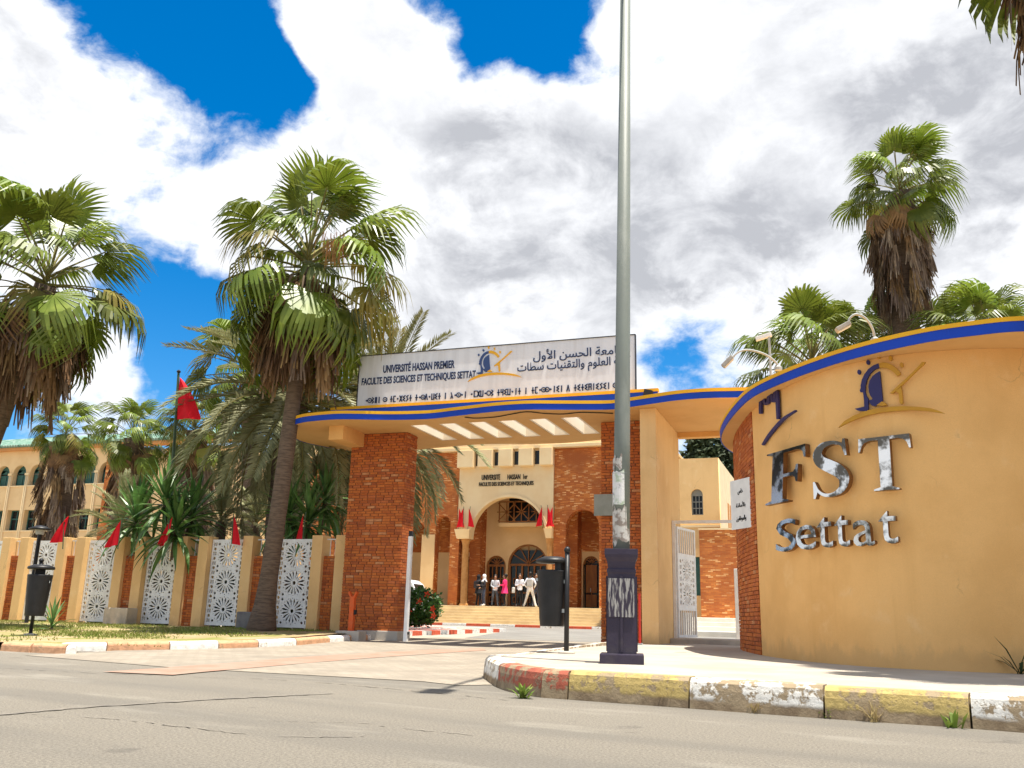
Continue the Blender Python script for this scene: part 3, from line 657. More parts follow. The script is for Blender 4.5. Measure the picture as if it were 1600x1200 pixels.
# ================================================================== CURVED NAME WALL
WPTS = [(-1.82, 18.0), (-1.75, 17.2), (-1.56, 16.1), (-1.14, 14.5), (-.62, 13.25), (.05, 12.33), (.8, 11.88), (1.6, 11.82), (2.5, 12.05), (3.8, 12.8), (5.2, 14.2), (6.2, 16)]
WC = [v.xy for v in catmull([(x, y, 0) for x, y in WPTS], 14)]
WS = [0]
for p, q in zip(WC, WC[1:]): WS.append(WS[-1] + (q - p).length)
ZW0, ZW1 = .2, 4.0
def wall_at(s):
    i = max(0, min(len(WS) - 2, next((k for k in range(len(WS) - 1) if WS[k + 1] >= s), len(WS) - 2)))
    f = (s - WS[i]) / (WS[i + 1] - WS[i]); p = WC[i].lerp(WC[i + 1], f)
    t = (WC[min(i + 2, len(WC) - 1)] - WC[max(i - 1, 0)]).normalized(); return p, t
def on_wall(px, py):
    d = pixdir(px, py); best = None
    for i in range(len(WC) - 1):
        a, b = WC[i], WC[i + 1]; e = b - a; den_ = d.x * e.y - d.y * e.x
        if abs(den_) < 1e-9: continue
        t = (a.x * e.y - a.y * e.x) / den_; u = (a.x * d.y - a.y * d.x) / den_
        if t > 0 and -1e-6 <= u <= 1 + 1e-6 and (best is None or t < best[0]): best = (t, WS[i] + u * e.length)
    return (best[1], CAM.z + best[0] * d.z) if best else None
sb = on_wall(1190, 1000)[0]
fw = thing('name_wall', 'curved ochre plaster wall with overhanging blue and yellow roof edge', 'wall')
wbody = [p for p, s in zip(WC, WS) if s > sb]; wbody = [wall_at(sb)[0]] + wbody
band('wall', [tuple(p) for p in wbody], ZW0 - .15, ZW1, -.32, 0, OCHRE, fw)
bback = [wall_at(sb * k / 24)[0] for k in range(25)]
bw_ = band('brick_end', [tuple(p) for p in bback], ZW0 - .15, ZW1 - .001, -.32, -.006, MORTAR, fw)
bl = []; rows = 60; rh = (ZW1 - ZW0) / rows
for r in range(rows):
    s = -.11 * (r % 2)
    while s < sb - .02:
        L = .225 * random.choice((1, 1, .8, .55)); a_, b_ = max(s, 0), min(s + L, sb - .003); s += L + .011
        if b_ - a_ < .04: continue
        p, t = wall_at((a_ + b_) / 2); n = Vector((t.y, -t.x)); p = p + n * random.uniform(-.002, .006)
        bl.append((Matrix(((t.x, -n.x, 0, p.x), (t.y, -n.y, 0, p.y), (0, 0, 1, ZW0 + (r + .5) * rh), (0, 0, 0, 1))), round((b_ - a_) / .02) * .02 - .004, rh - .01, random.choices(range(5), BRW)[0]))
place_bricks(bl, bw_)
SLF = [(-1.7, 18.4), (-1.88, 17.7), (-1.93, 16.9), (-1.86, 16.2), (-1.68, 15.35), (-1.42, 14.4), (-1.13, 13.55), (-.81, 12.97), (-.27, 12.25), (.36, 11.62), (1.06, 11.18), (1.6, 11.02), (2.15, 11.0), (3.2, 11.35), (4.5, 12.3), (5.7, 13.9), (6.6, 16)]
SLF = [v.xy * 1.02 for v in catmull([(x, y, 0) for x, y in SLF], 6)]
slab_poly = [tuple(p) for p in SLF] + [(5.6, 16.3), (3.4, 14.2), (1.4, 13.6), (.2, 14.6), (-.4, 16.5), (-.7, 18.3)]
link('roof_slab', plate('roof_slab', [slab_poly], .168, OCHRE, upright=False), fw, loc=(0, 0, 4.085))
band('blue_band', [tuple(p) for p in SLF], 3.998, 4.12, -.01, .012, BLUE, fw)
band('yellow_band', [tuple(p) for p in SLF], 4.12, 4.172, -.01, .022, YELLOW, fw)
# repainted pale patch, low on the right
def wall_plane(px, py, off=0):
    s, z = on_wall(px, py); p, t = wall_at(s); n = Vector((t.y, -t.x)); return s, z, p + n * off, t, n
def frame_on_wall(s, z, off, tilt=0, yaw=0):
    p, t = wall_at(s); n = Vector((t.y, -t.x)); p = p + n * off
    return Matrix(((t.x, -n.x, 0, p.x), (t.y, -n.y, 0, p.y), (0, 0, 1, z), (0, 0, 0, 1))) @ Matrix.Rotation(radians(yaw), 4, 'Z') @ Matrix.Rotation(radians(tilt), 4, 'X')
MIRROR = mat('steel_painted_reflections', (.74, .73, .71), (.10, .09, .075), 3.4, .2, .12, 3, metal=1, detail=5, lo=.45, hi=.55)  # dark noise patches in the steel colour stand in for street reflections
MSIDE = mat('bronze_side', (.24, .13, .055), rough=.35, metal=.7)
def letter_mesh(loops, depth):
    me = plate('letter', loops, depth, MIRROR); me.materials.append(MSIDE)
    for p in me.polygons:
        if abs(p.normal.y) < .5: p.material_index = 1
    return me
def q_arc(cx, cy, r, a0, a1, n=5): return [(cx + r * cos(radians(a0 + (a1 - a0) * k / n)), cy + r * sin(radians(a0 + (a1 - a0) * k / n))) for k in range(n + 1)]
LF = [(0, 0), (.46, 0), (.46, .025), (.34, .06), (.34, .47), (.46, .47)] + q_arc(.46, .40, .07, 90, 0, 4)[:0] + [(.53, .46), (.565, .42), (.585, .34), (.62, .34), (.62, .66), (.585, .66), (.565, .58), (.53, .535), (.34, .53), (.34, .94), (.60, .94), (.66, .92), (.70, .87), (.725, .76), (.76, .76), (.745, 1), (0, 1), (0, .975), (.12, .94), (.12, .06), (0, .025)]
LT = [(.26, 0), (.74, 0), (.74, .025), (.61, .06), (.61, .94), (.78, .94), (.87, .91), (.93, .85), (.965, .74), (1, .74), (.985, 1), (.015, 1), (0, .74), (.035, .74), (.07, .85), (.13, .91), (.22, .94), (.39, .94), (.39, .06), (.26, .025)]
def stroke(cl, wd):
    """outline of a stroke with changing width"""
    C = [v.xy for v in catmull([(x, y, 0) for x, y in cl], 6)]; W_ = [v.x for v in catmull([(q, 0, 0) for q in wd], 6)]; A, B = [], []
    for i, p in enumerate(C):
        t = (C[min(i + 1, len(C) - 1)] - C[max(i - 1, 0)]).normalized(); n = Vector((-t.y, t.x)) * W_[i] / 2; A.append(tuple(p + n)); B.append(tuple(p - n))
    return A + B[::-1]
LS = [stroke([(.66, .80), (.58, .91), (.42, .965), (.24, .93), (.15, .80), (.20, .66), (.36, .55), (.52, .44), (.61, .30), (.57, .13), (.42, .045), (.25, .05), (.13, .14), (.07, .28)], [.03, .05, .07, .12, .17, .20, .22, .22, .19, .13, .075, .055, .045, .03]),
      [(.63, 1), (.67, 1), (.69, .70), (.655, .70), (.60, .87)], [(.04, .005), (.075, .005), (.12, .12), (.075, .31), (.04, .31)]]
def big_letter(loops, tl, tr, bl_, h_scale, asp, parent, sep=False):
    s0_, z1_ = on_wall(*tl); s1_, _ = on_wall(*tr); _, z0_ = on_wall(*bl_)
    H = z1_ - z0_; Wd = s1_ - s0_
    xs = [x for l in loops for x, y in l]; k = Wd / (max(xs) - min(xs)); x0 = min(xs)
    Mx = frame_on_wall((s0_ + s1_) / 2 + .10, z0_, .10 + .03 * (h_scale < -4), h_scale, asp)
    for l in ([loops] if not sep else [[q] for q in loops]):
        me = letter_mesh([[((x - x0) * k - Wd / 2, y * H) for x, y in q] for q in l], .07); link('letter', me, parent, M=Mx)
fst = thing('lettering', 'large polished steel serif letters FST on the curved ochre wall', 'letters', (0, 0, 0))
def w2(x, y): return (1080 + x / 3, 480 + y / 3)
big_letter([LF], w2(394, 700), w2(545, 680), w2(412, 936), -5, 6, fst)
big_letter(LS[:1], w2(584, 655), w2(736, 650), w2(640, 902), -1, 3, fst)
sM = fst.children[-1]
s0_, z1_ = on_wall(*w2(584, 655)); s1_, _ = on_wall(*w2(736, 650)); z0_ = on_wall(*w2(640, 902))[1]; k_ = (s1_ - s0_) / .66; 
for q in LS[1:]:
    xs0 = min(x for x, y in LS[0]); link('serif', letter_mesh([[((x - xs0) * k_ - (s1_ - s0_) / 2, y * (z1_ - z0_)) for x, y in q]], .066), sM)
big_letter([LT], w2(768, 632), w2(1005, 612), w2(845, 871), -2, 0, fst)
stt = thing('lettering', 'smaller polished steel word Settat below the letters FST', 'letters', (0, 0, 0))
for ch, x0_, x1_, yt, yb in [('S', 435, 512, 994, 1149), ('e', 521, 608, 1024, 1141), ('t', 612, 683, 988, 1132), ('t', 688, 755, 980, 1128), ('a', 766, 862, 1003, 1124), ('t', 875, 960, 960, 1114)]:
    ss0, _ = on_wall(*w2(x0_, yb)); ss1, _ = on_wall(*w2(x1_, yb)); _, zb = on_wall(*w2((x0_ + x1_) / 2, yb)); _, zt_ = on_wall(*w2((x0_ + x1_) / 2, yt))
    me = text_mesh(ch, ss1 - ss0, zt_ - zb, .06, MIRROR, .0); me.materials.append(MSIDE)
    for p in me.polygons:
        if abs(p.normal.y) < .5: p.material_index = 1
    for v in me.vertices: v.co.x -= (ss1 - ss0) / 2
    link('letter', me, stt, M=frame_on_wall((ss0 + ss1) / 2 + .08, zb, .10, {'S': -5, 'e': -2, 't': -1.5, 'a': 1}[ch], {'S': 7, 'e': 3}.get(ch, 0)))
# wall emblem and the crown-and-stroke motif, as flat plates on the wall
def plates_on_wall(name, label, shapes, w0, parent=None, th=.03):
    t_ = thing(name, label, 'emblem', (0, 0, 0))
    pts = [w0(*p) for c, l in shapes for p in l]; cx = sum(p[0] for p in pts) / len(pts); cy = sum(p[1] for p in pts) / len(pts); sc_, zc_ = on_wall(cx, cy)
    Mx = frame_on_wall(sc_, 0, th / 2 + .012); O = Mx.translation; n = -Mx.col[1].xyz; u = Mx.col[0].xyz
    for c, l in shapes:
        L = []
        for p in l:
            d = pixdir(*w0(*p)); tt = (O - CAM).dot(n) / d.dot(n); q = CAM + d * tt; L.append(((q - O).dot(u), q.z))
        link('emblem_shape', plate('emblem_shape', [L], th, EI if c == 'i' else EYM), t_, M=Mx)
    return t_
plates_on_wall('emblem', 'large indigo and gold emblem above the letters FST on the curved wall', EMB, lambda x, y: (1300 + x / 8, 540 + y / 8))
MOT = [('i', stroke([(327, 500), (326, 462), (329, 430), (341, 428), (347, 452), (362, 446), (366, 414), (378, 412), (384, 440), (394, 428), (393, 398), (402, 396), (405, 440), (409, 525)], [11, 11, 12, 12, 12, 12, 12, 12, 12, 12, 12, 12, 12, 11])), ('i', stroke([(337, 646), (372, 594), (430, 528), (492, 485)], [9, 13, 13, 7]))]
plates_on_wall('wall_motif', 'dark indigo crown motif with slanting stroke at the left end of the curved wall', MOT, w2)
# plaque on the brick end
pl_s, _ = on_wall(1166, 800); p, t = wall_at(pl_s)
pc = dep(1157.5, 787, (Vector((p.x, p.y, 2.6)) - CAM).dot(R2) * .985)
plq = thing('notice_plaque', 'white notice plate with three lines of Arabic fixed to the brick wall end', 'sign', (pc.x, pc.y, 0), radians(-52))
zt_, zb_ = pc.z + .40, pc.z - .40
boxo('plate', -.30, .30, 0, .02, zb_, zt_, mat('plaque_white', (.74, .74, .73), (.66, .66, .65), 4, .5), plq)
MB().box(-.25, .25, .02, .16, zb_ + .3, zb_ + .36).build('bracket', STEEL, plq)
for i, s in enumerate(('خاص', 'بالأساتذة', 'والموظفين')):
    wd = (.15, .27, .29)[i]; link('lettering', text_mesh(arabic(s), wd, .10, .006, mat('black_ink', (.012, .012, .012)), .004), plq, loc=(-wd / 2, -.004, zt_ - .25 - .22 * i))
def wall_lamp(base_px, pts, head_px, zc, label):
    b_ = dep(*base_px, zc); t_ = thing('wall_lamp', label, 'lamp', b_, group='floodlights on the curved wall roof')
    path = [dep(*p, zc) - b_ for p in pts]; MB().tube([tuple(v.to_3d()) for v in catmull(path, 5)], .017, 8).build('arm', STEEL, t_, smooth=True)
    h = dep(*head_px, zc) - b_; e = path[-1]; d = (h - e).normalized(); q = d.to_track_quat('X', 'Z').to_matrix().to_4x4(); q.translation = e + d * .07
    MB().box(-.09, .13, -.06, .06, -.03, .035, M=q).build('housing', mat('lamp_grey', (.36, .35, .32), (.28, .27, .25), 5, .5), t_, bevel=.012)
    MB().box(-.075, .12, -.05, .05, -.042, -.031, M=q).build('glass', mat('lamp_glass', (.6, .55, .45), rough=.2), t_)
    MB().lathe([(.06, -.05), (.06, .0), (.03, .03)], 10).build('base_flange', STEEL, t_); return t_
wall_lamp((1216, 574), [(1216, 574), (1212, 566), (1196, 554), (1172, 547), (1156, 549), (1143, 559)], (1130, 572), 14.6, 'curved-arm lamp at the left end of the curved wall roof')
wall_lamp((1367, 530), [(1367, 530), (1363, 513), (1352, 497), (1338, 491), (1328, 497), (1326, 506)], (1304, 518), 12.9, 'curved-arm lamp on the curved wall roof in front of the tall palm trunk')
cp = dep(1204, 578, 15.2)
cc = thing('security_camera', 'white security camera on a thin post behind the curved wall', 'camera', (cp.x, cp.y, 4.1))
ch_ = dep(1203, 522, 15.2).z - 4.1
MB().tube([(0, 0, 0), (0, 0, ch_)], .02, 8).build('post', STEEL, cc); MB().box(-.22, .05, -.04, .04, ch_ - .02, ch_ + .05, M=Matrix.Translation((-.05, 0, ch_)) @ Matrix.Rotation(-.25, 4, 'Y') @ Matrix.Translation((.05, 0, -ch_))).build('housing', WHITE, cc, bevel=.01)

# ---------------- side gate leaf, its frame, post
gl0, gl1 = ony(1048, 818, 20.2), ony(1150, 816, 20.2)
sf = thing('side_gateway', 'white metal frame over the open side gate', 'frame', (0, 0, 0))
zt = gl0.z
boxo('jamb', -3.445, -3.38, 20.17, 20.24, gz(19) + .26, zt, WHITE, sf); boxo('top_rail', -3.445, -1.0, 20.17, 20.24, zt, zt + .06, WHITE, sf)
def rosette(cx, cz, R, n=12, ri=.16):
    """petal-shaped holes of one star rosette"""
    H = []
    for k in range(n):
        a = 2 * pi * k / n + pi / n; u = Vector((cos(a), sin(a))); v = Vector((-u.y, u.x)); c = Vector((cx, cz))
        r0, r1, r2 = R * .28, R * .60, R * .94; w1, w2_ = R * .042, R * .098
        H.append([tuple(c + u * r + v * w_) for r, w_ in ((r0, -w1 * .5), (r1, -w1 * 1.3), (r1 + R * .12, -w2_ * .85), (r2, 0), (r1 + R * .12, w2_ * .85), (r1, w1 * 1.3), (r0, w1 * .5))])
    H.append([(cx + R * .15 * cos(2 * pi * k / 8), cz + R * .15 * sin(2 * pi * k / 8)) for k in range(8)])
    return H
def lattice(W, H, nros, name):
    loops = [rect(0, W, 0, H)]; m_ = .055; R = min((H - 2 * m_) / nros / 2, (W - 2 * m_ - .22) / 2) * .98; cw = (H - 2 * m_) / nros
    for k in range(nros):
        cz = m_ + cw * (k + .5); loops += rosette(W / 2, cz, R, 16)
        for a_ in range(16):
            a = 2 * pi * a_ / 16; x, z = W / 2 + R * .93 * cos(a), cz + R * .93 * sin(a); loops.append([(x + R * .05 * cos(q), z + R * .05 * sin(q)) for q in (0, 1.05, 2.09, 3.14, 4.19, 5.24)])
        for sx_ in (-1, 1):            # spandrels between rosettes
            for sz_ in (-1, 1):
                x, z = W / 2 + sx_ * R * .90, cz + sz_ * R * .84; q = R * .13
                loops.append([(x - q, z), (x, z - q), (x + q, z), (x, z + q)])
    for side in (m_ - .012, W - m_ - .098):
        nz = int((H - .12) / .115); st_ = (H - .12) / nz
        for k in range(nz):
            z = .06 + st_ * (k + .5)
            if k % 2: loops.append([(side + .055 + .044 * cos(pi / 4 * q + pi / 8), z + .042 * sin(pi / 4 * q + pi / 8)) for q in range(8)])
            else: loops += [rect(side + .008, side + .045, z - .045, z + .045), rect(side + .065, side + .102, z - .045, z + .045)]
    return plate(name, loops, .03, WHITE)
leaf = thing('gate_leaf', 'open white metal gate leaf with star lattice beside the ochre pier', 'gate', (-3.36, 20.25, gz(19) + .27), radians(76))
LH = zt - gz(19) - .33; LW = 1.0
for a_ in ((0, .05, 0, LH), (LW - .05, LW, 0, LH), (.05, LW - .05, 0, .05), (.05, LW - .05, LH - .05, LH), (.05, LW - .05, LH * .24, LH * .24 + .04), (.05, LW - .05, LH * .74, LH * .74 + .04)):
    boxo('rail', a_[0], a_[1], -.02, .02, a_[2], a_[3], WHITE, leaf)
for z0_, z1_ in ((.05, LH * .24), (LH * .74 + .04, LH - .05)):
    for k in range(7): boxo('bar', .14 + k * .115, .165 + k * .115, -.012, .012, z0_, z1_, WHITE, leaf)
link('lattice', lattice(LW - .1, LH * .5 - .04, 2, 'lattice'), leaf, loc=(.05, 0, LH * .24 + .04))
# ================================================================== FENCE
fence = thing('perimeter_fence', 'boundary fence of ochre posts, brick panels and white star-lattice screens', 'fence', (0, 20.0, 0))
screen = lattice(1.04, 2.16, 3, 'screen')
xs_ = [-13.43 - 2.03 * k for k in range(-0, 8)]
FZ = 2.6
for x in xs_:
    link('screen', screen, fence, loc=(x + .01, .16, .36))
    boxo('bottom_rail', x + .002, x + 1.058, .12, .2, .2, .355, OCHRE2, fence) if 0 else None
    for q in (x + 1.06, x + 1.73):
        boxo('post', q, q + .3, -.02, .38, .12, FZ, OCHRE2, fence, .012)
    bp = boxo('brick_panel', x + 1.362, x + 1.728, .106, .3, .12, 2.1, MORTAR, fence)
    L = brick_face((x + 1.362, .1, 0), (1, 0, 0), .366, .15, 2.1)
    place_bricks(L, bp, 70)
    MB().box(x + 1.362, x + 1.728, .19, .215, 2.5, 2.53).box(x + 1.46, x + 1.475, .195, .21, 2.11, 2.5).box(x + 1.60, x + 1.615, .195, .21, 2.11, 2.5).build('top_grille', WHITE, fence)
boxo('post', -13.43 - .3, -13.432, -.02, .38, .12, FZ, OCHRE2, fence, .012) if 0 else None

# ================================================================== VEGETATION
def fan_frond(name, Lp, R, span, bend, droop, M, nseg=26, seed=0, pw=.03, fold=.25, join=.45):
    """petiole from the origin along +X, then a fan blade of pleated segments whose tips hang"""
    rnd = random.Random(seed); mb = MB()
    P = [Vector((Lp * t, 0, -.18 * Lp * bend * t * t)) for t in (0, .33, .66, 1)]
    mb.tube(P, [pw, pw * .75, pw * .6, pw * .5], 4, 1, False)
    hub = P[-1]; bx = Vector((cos(bend * .8), 0, -sin(bend * .8))); by = Vector((0, 1, 0)); bz = bx.cross(by)
    if bz.z < 0: bz = -bz
    for k in range(nseg):
        a = (k / (nseg - 1) - .5) * span + rnd.uniform(-.02, .02); L = R * (.72 + .28 * cos(a * .8)) * rnd.uniform(.9, 1.06)
        d = bx * cos(a) + by * sin(a) - bz * fold * abs(sin(a)) * .5; side = (by * cos(a) - bx * sin(a)).normalized()
        wmax = L * span / nseg * join * .62; dr = droop * rnd.uniform(.6, 1.4)
        st = [(.03, .15), (.30, .62), (.55, 1.0), (.78, .62), (1.0, .06)]; pts = []; 
        for (t, wv) in st:
            over = max(0, t - .5); c = hub + d * (L * (t - over * over * dr * .9)) + Vector((0, 0, -1)) * (L * dr * 1.5 * over * over + .05 * L * t * t)
            lift = bz * wmax * wv * .5
            pts += [c - side * wmax * wv + lift * (1 if k % 2 else -.2), c + side * wmax * wv + lift * (1 if k % 2 else -.2)]
        mb.add(pts, [(2 * i, 2 * i + 1, 2 * i + 3, 2 * i + 2) for i in range(len(st) - 1)])
    return mb.mesh(name, [M, PETI if M is LEAFM else M])
FANS = [fan_frond('frond', 1.35, 1.02, 3.8, b, d, LEAFM, 28, i, join=.52) for i, (b, d) in enumerate([(.15, .8), (.35, 1.2), (.55, 1.5), (.8, 1.8), (.5, 1.0), (.95, 1.9)])]
LEAFY = mat('yellowed_leaf', (.26, .21, .04), (.20, .22, .04), 2.5, .5, 0, var=.4, trans=.25)
FANY = [fan_frond('frond', 1.3, .98, 3.4, b, d, LEAFY, 24, 80 + i, join=.45) for i, (b, d) in enumerate([(.8, 1.6), (1.0, 2.0)])]
def straw(name, L, M, seed, n=16):
    """collapsed dead frond: a bundle of narrow strips hanging along +X"""
    rnd = random.Random(seed); mb = MB(); mb.tube([(0, 0, 0), (L * .35, 0, .03), (L * .5, 0, .0)], [.03, .022, .012], 4, 0, False)
    for k in range(n):
        y = rnd.uniform(-1, 1); l = L * rnd.uniform(.55, 1.05); st = L * rnd.uniform(.12, .4); z = rnd.uniform(-.05, .07); pts = []
        for t in (0, .35, .7, 1):
            w_ = .028 * (1 - .75 * t) + .006; yy = y * .19 * (.35 + t * .75) + rnd.uniform(-.012, .012); pts += [(st + (l - st) * t, yy - w_, z + .05 * sin(t * 3 + k)), (st + (l - st) * t, yy + w_, z + .05 * sin(t * 3 + k) + .02)]
        mb.add(pts, [(2 * i, 2 * i + 1, 2 * i + 3, 2 * i + 2) for i in range(3)])
    return mb.mesh(name, M)
DEADS = [straw('dead_frond', 1.5, DEADM, 40 + i) for i in range(4)]
DEADGS = [straw('dead_frond', 1.5, DEADG, 50 + i) for i in range(4)]
DEADF = [fan_frond('dead_frond', .8, .85, 2.4, .7, 1.2, DEADM, 16, 60 + i, .03, .5, .6) for i in range(2)]
def aim(d, roll=0, sc_=1, at=(0, 0, 0)):
    """matrix that turns local +X to d, keeping local +Z as far up as it can"""
    d = Vector(d).normalized(); y = Vector((0, 0, 1)).cross(d)
    if y.length < 1e-3: y = Vector((0, 1, 0))
    y.normalize(); z = d.cross(y); Mx = Matrix((( d.x, y.x, z.x, 0), (d.y, y.y, z.y, 0), (d.z, y.z, z.z, 0), (0, 0, 0, 1))) @ Matrix.Rotation(roll, 4, 'X') @ Matrix.Scale(sc_, 4)
    Mx.translation = Vector(at); return Mx
def trunk_mesh(base, top, r0, r1, flare=1.5, n=14, seed=0, wob=.02):
    rnd = random.Random(seed); mb = MB(); path = []; rad = []; N = 26; b = Vector(base); t = Vector(top)
    for i in range(N + 1):
        f = i / N; p = b.lerp(t, f) + Vector((sin(f * 2.6) * .18 * (t - b).length * .05, 0, 0)); path.append(p)
        rad.append((r0 + (r1 - r0) * f) * (1 + (flare - 1) * max(0, 1 - f * 6) ** 2) * (1 + rnd.uniform(-wob, wob) + (.03 if i % 2 else 0)))
    mb.tube(path, rad, n); return mb.mesh('trunk', BARK, smooth=True)
def fan_palm(label, base, top, r0, r1, nf=46, ndead=40, skirt=1.8, sk_r=1.0, sc_=1.0, seed=1, grey=False, group='fan palms', spread=(80, -42), flare=1.5, skew=0):
    rnd = random.Random(seed); b = Vector(base); t_ = thing('fan_palm', label, 'palm tree', b, group=group); top = Vector(top) - b
    link('trunk', trunk_mesh((0, 0, -.1), top, r0, r1, flare, seed=seed), t_)
    axis = top.normalized()
    for i in range(nf):
        f = (i + .5) / nf; el = radians(spread[0] + (spread[1] - spread[0]) * f ** .95 + rnd.uniform(-12, 12)); az = i * 2.39996 + rnd.uniform(-.45, .45)
        d = Vector((cos(az) * cos(el), sin(az) * cos(el), sin(el))); s_ = sc_ * rnd.uniform(.72, 1.15) * (.88 if f < .12 else 1)
        k = min(5, int(f * 4 + rnd.uniform(0, 2)))
        yl = f > .45 and rnd.random() < .2
        link('frond', rnd.choice(FANY) if yl else FANS[k], t_, M=aim(d, rnd.uniform(-.6, .6), s_, top + axis * ((.35 - f * .7) * sc_)))
    pool = DEADGS if grey else DEADS; hang = max(.1, skirt - 1.25 * sc_)
    for i in range(ndead):
        f = (i + rnd.random()) / ndead; az = i * 2.39996 + rnd.uniform(-.4, .4); el = radians(-86 + 12 * (1 - f) + rnd.uniform(-5, 6)); fan = f < .12
        if fan: el = radians(rnd.uniform(-62, -40))
        d = Vector((cos(az) * cos(el), sin(az) * cos(el), sin(el)))
        rr_ = r1 + (sk_r - r1) * (.25 + .75 * min(1, f * 3)) * (1 - .25 * f) * rnd.uniform(.8, 1.05)
        at = top + axis * (-.15 - f * hang) + Vector((cos(az), sin(az), 0)) * (r1 if fan else rr_)
        m_ = DEADF if fan else (pool if rnd.random() > .3 else (DEADS if grey else DEADGS))
        link('dead_frond', rnd.choice(m_), t_, M=aim(d, rnd.uniform(-.5, .5), sc_ * rnd.uniform(.75, 1.05), at))
    return t_
# the palm in front of the fence, beside the gate
pb = ony(408, 982, 18.7); pb.z = vz(pb.x, 18.7); ptop = dep(480, 418, 22.3)
p2 = fan_palm('leaning fan palm with brown skirt growing in front of the lattice fence', pb, ptop, .215, .165, 52, 120, 2.9, .85, 1.2, 3, spread=(84, -50), flare=1.75)
# hanging flower stalks
mb = MB(); rnd = random.Random(5); c0 = dep(520, 380, 21.2) - pb
for i in range(70):
    a = Vector((rnd.gauss(0, .14), rnd.gauss(0, .14), rnd.uniform(-.1, .3))) + c0; mb.tube([a, a + Vector((rnd.uniform(-.1, .1), rnd.uniform(-.1, .1), -rnd.uniform(.3, .7)))], [.008, .004], 3)
tag(mb.build('flower_stalks', mat('dry_stalk', (.42, .20, .07), (.3, .13, .05), 5, .9), p2), kind='stuff')
lb_t = dep(70, 445, 22); lb = Vector((-23.3, 18.8, .3))
lb = dep(-135, 985, 22.5); lb = Vector((lb.x, lb.y, vz(lb.x, lb.y)))
fan_palm('leaning fan palm with brown skirt at the left edge of the picture', lb, lb_t, .34, .25, 42, 130, 3.3, 1.0, 1.12, 11, spread=(84, -45))
def bgp(px, ytop, zc, label, seed, skirt, nf=40, nd=60, sc_=1.1, r=.35, grey=True, px_base=None, sk_r=.6, spread=(80, -35)):
    t_ = dep(px, ytop, zc); bx_ = dep(px_base if px_base else px, 960, zc)
    b_ = (t_.x + (bx_.x - t_.x), bx_.y + (t_.y - bx_.y) * .0, gz(bx_.y))
    return fan_palm(label, b_, t_, r * 1.15, r, nf, nd, skirt, sk_r, sc_, seed, grey, spread=spread)
bgp(103, 680, 42, 'shaggy fan palm in front of the arched windows of the left building', 21, 6.6, 36, 190, .82, .42, px_base=78, sk_r=.85)
bgp(208, 684, 40, 'shaggy fan palm behind the fence just left of the tall flagpole', 22, 6.0, 40, 150, .86, .40, px_base=200, sk_r=.75)
bgp(305, 672, 40, 'shaggy fan palm behind the fence just right of the tall flagpole', 23, 6.0, 40, 150, .86, .40, px_base=303, sk_r=.75)
bgp(388, 580, 36, 'green fan palm showing above the date palm left of the sign board', 24, 2.5, 40, 30, 1.1, .3)
bgp(1404, 300, 29, 'tall fan palm with long straw skirt behind the curved wall', 31, 4.3, 38, 150, .9, .38, grey=True, px_base=1418, sk_r=.72, spread=(82, -25))
bgp(1268, 574, 27, 'fan palm behind the curved wall beside the security camera', 32, 2.0, 40, 24, 1.15, .3)
bgp(1350, 556, 31, 'fan palm crown half hidden behind the tall palm trunk', 33, 2.0, 40, 24, 1.15, .3)
bgp(1452, 560, 31, 'low fan palm behind the curved wall just right of the tall palm trunk', 36, 2.0, 34, 16, 1.05, .3)
bgp(1548, 556, 27, 'fan palm behind the curved wall at the right edge', 34, 2.0, 40, 20, 1.05, .3)
fan_palm('fan palm whose straw skirt hangs into the top right corner', (3.3, 10.65, PH), (3.25, 10.65, 9.9), .27, .22, 36, 130, 3.2, .8, .95, 35, grey=True, spread=(80, -25))

def pinnate(name, L, arcv, M, nl=44, seed=0, lw=.028, ll=.5):
    rnd = random.Random(seed); mb = MB(); P = []
    for i in range(13):
        t = i / 12; P.append(Vector((L * (t - .10 * arcv * t ** 3), 0, L * (.22 * t - arcv * .55 * t * t))))
    mb.tube(P, [.035 * (1 - .85 * i / 12) for i in range(13)], 4, 1, False)
    for k in range(nl):
        t = .10 + .9 * k / nl; i = min(11, int(t * 12)); c = P[i].lerp(P[i + 1], t * 12 - i); tg = (P[i + 1] - P[i]).normalized(); up = Vector((0, -1, 0)).cross(tg)
        if up.z < 0 and abs(up.z) > abs(up.x): up = -up
        for sd_ in (-1, 1):
            l = ll * (.35 + .65 * sin(pi * min(1, t * .85 + .12))) * rnd.uniform(.85, 1.1)
            d = (tg * .75 + Vector((0, sd_, 0)) * .75 + up * rnd.uniform(.1, .5)).normalized(); e = c + d * l + Vector((0, 0, -.10 * l)); mid = c + d * l * .5; wv = tg * lw
            mb.add([c, mid - wv, mid + wv, e], [(0, 1, 3, 2)])
    return mb.mesh(name, [M, PETI])
DF = [pinnate('frond', 3.6, a, DATEM, 74, i, .036, .55) for i, a in enumerate((.35, .7, 1.05, 1.35))]
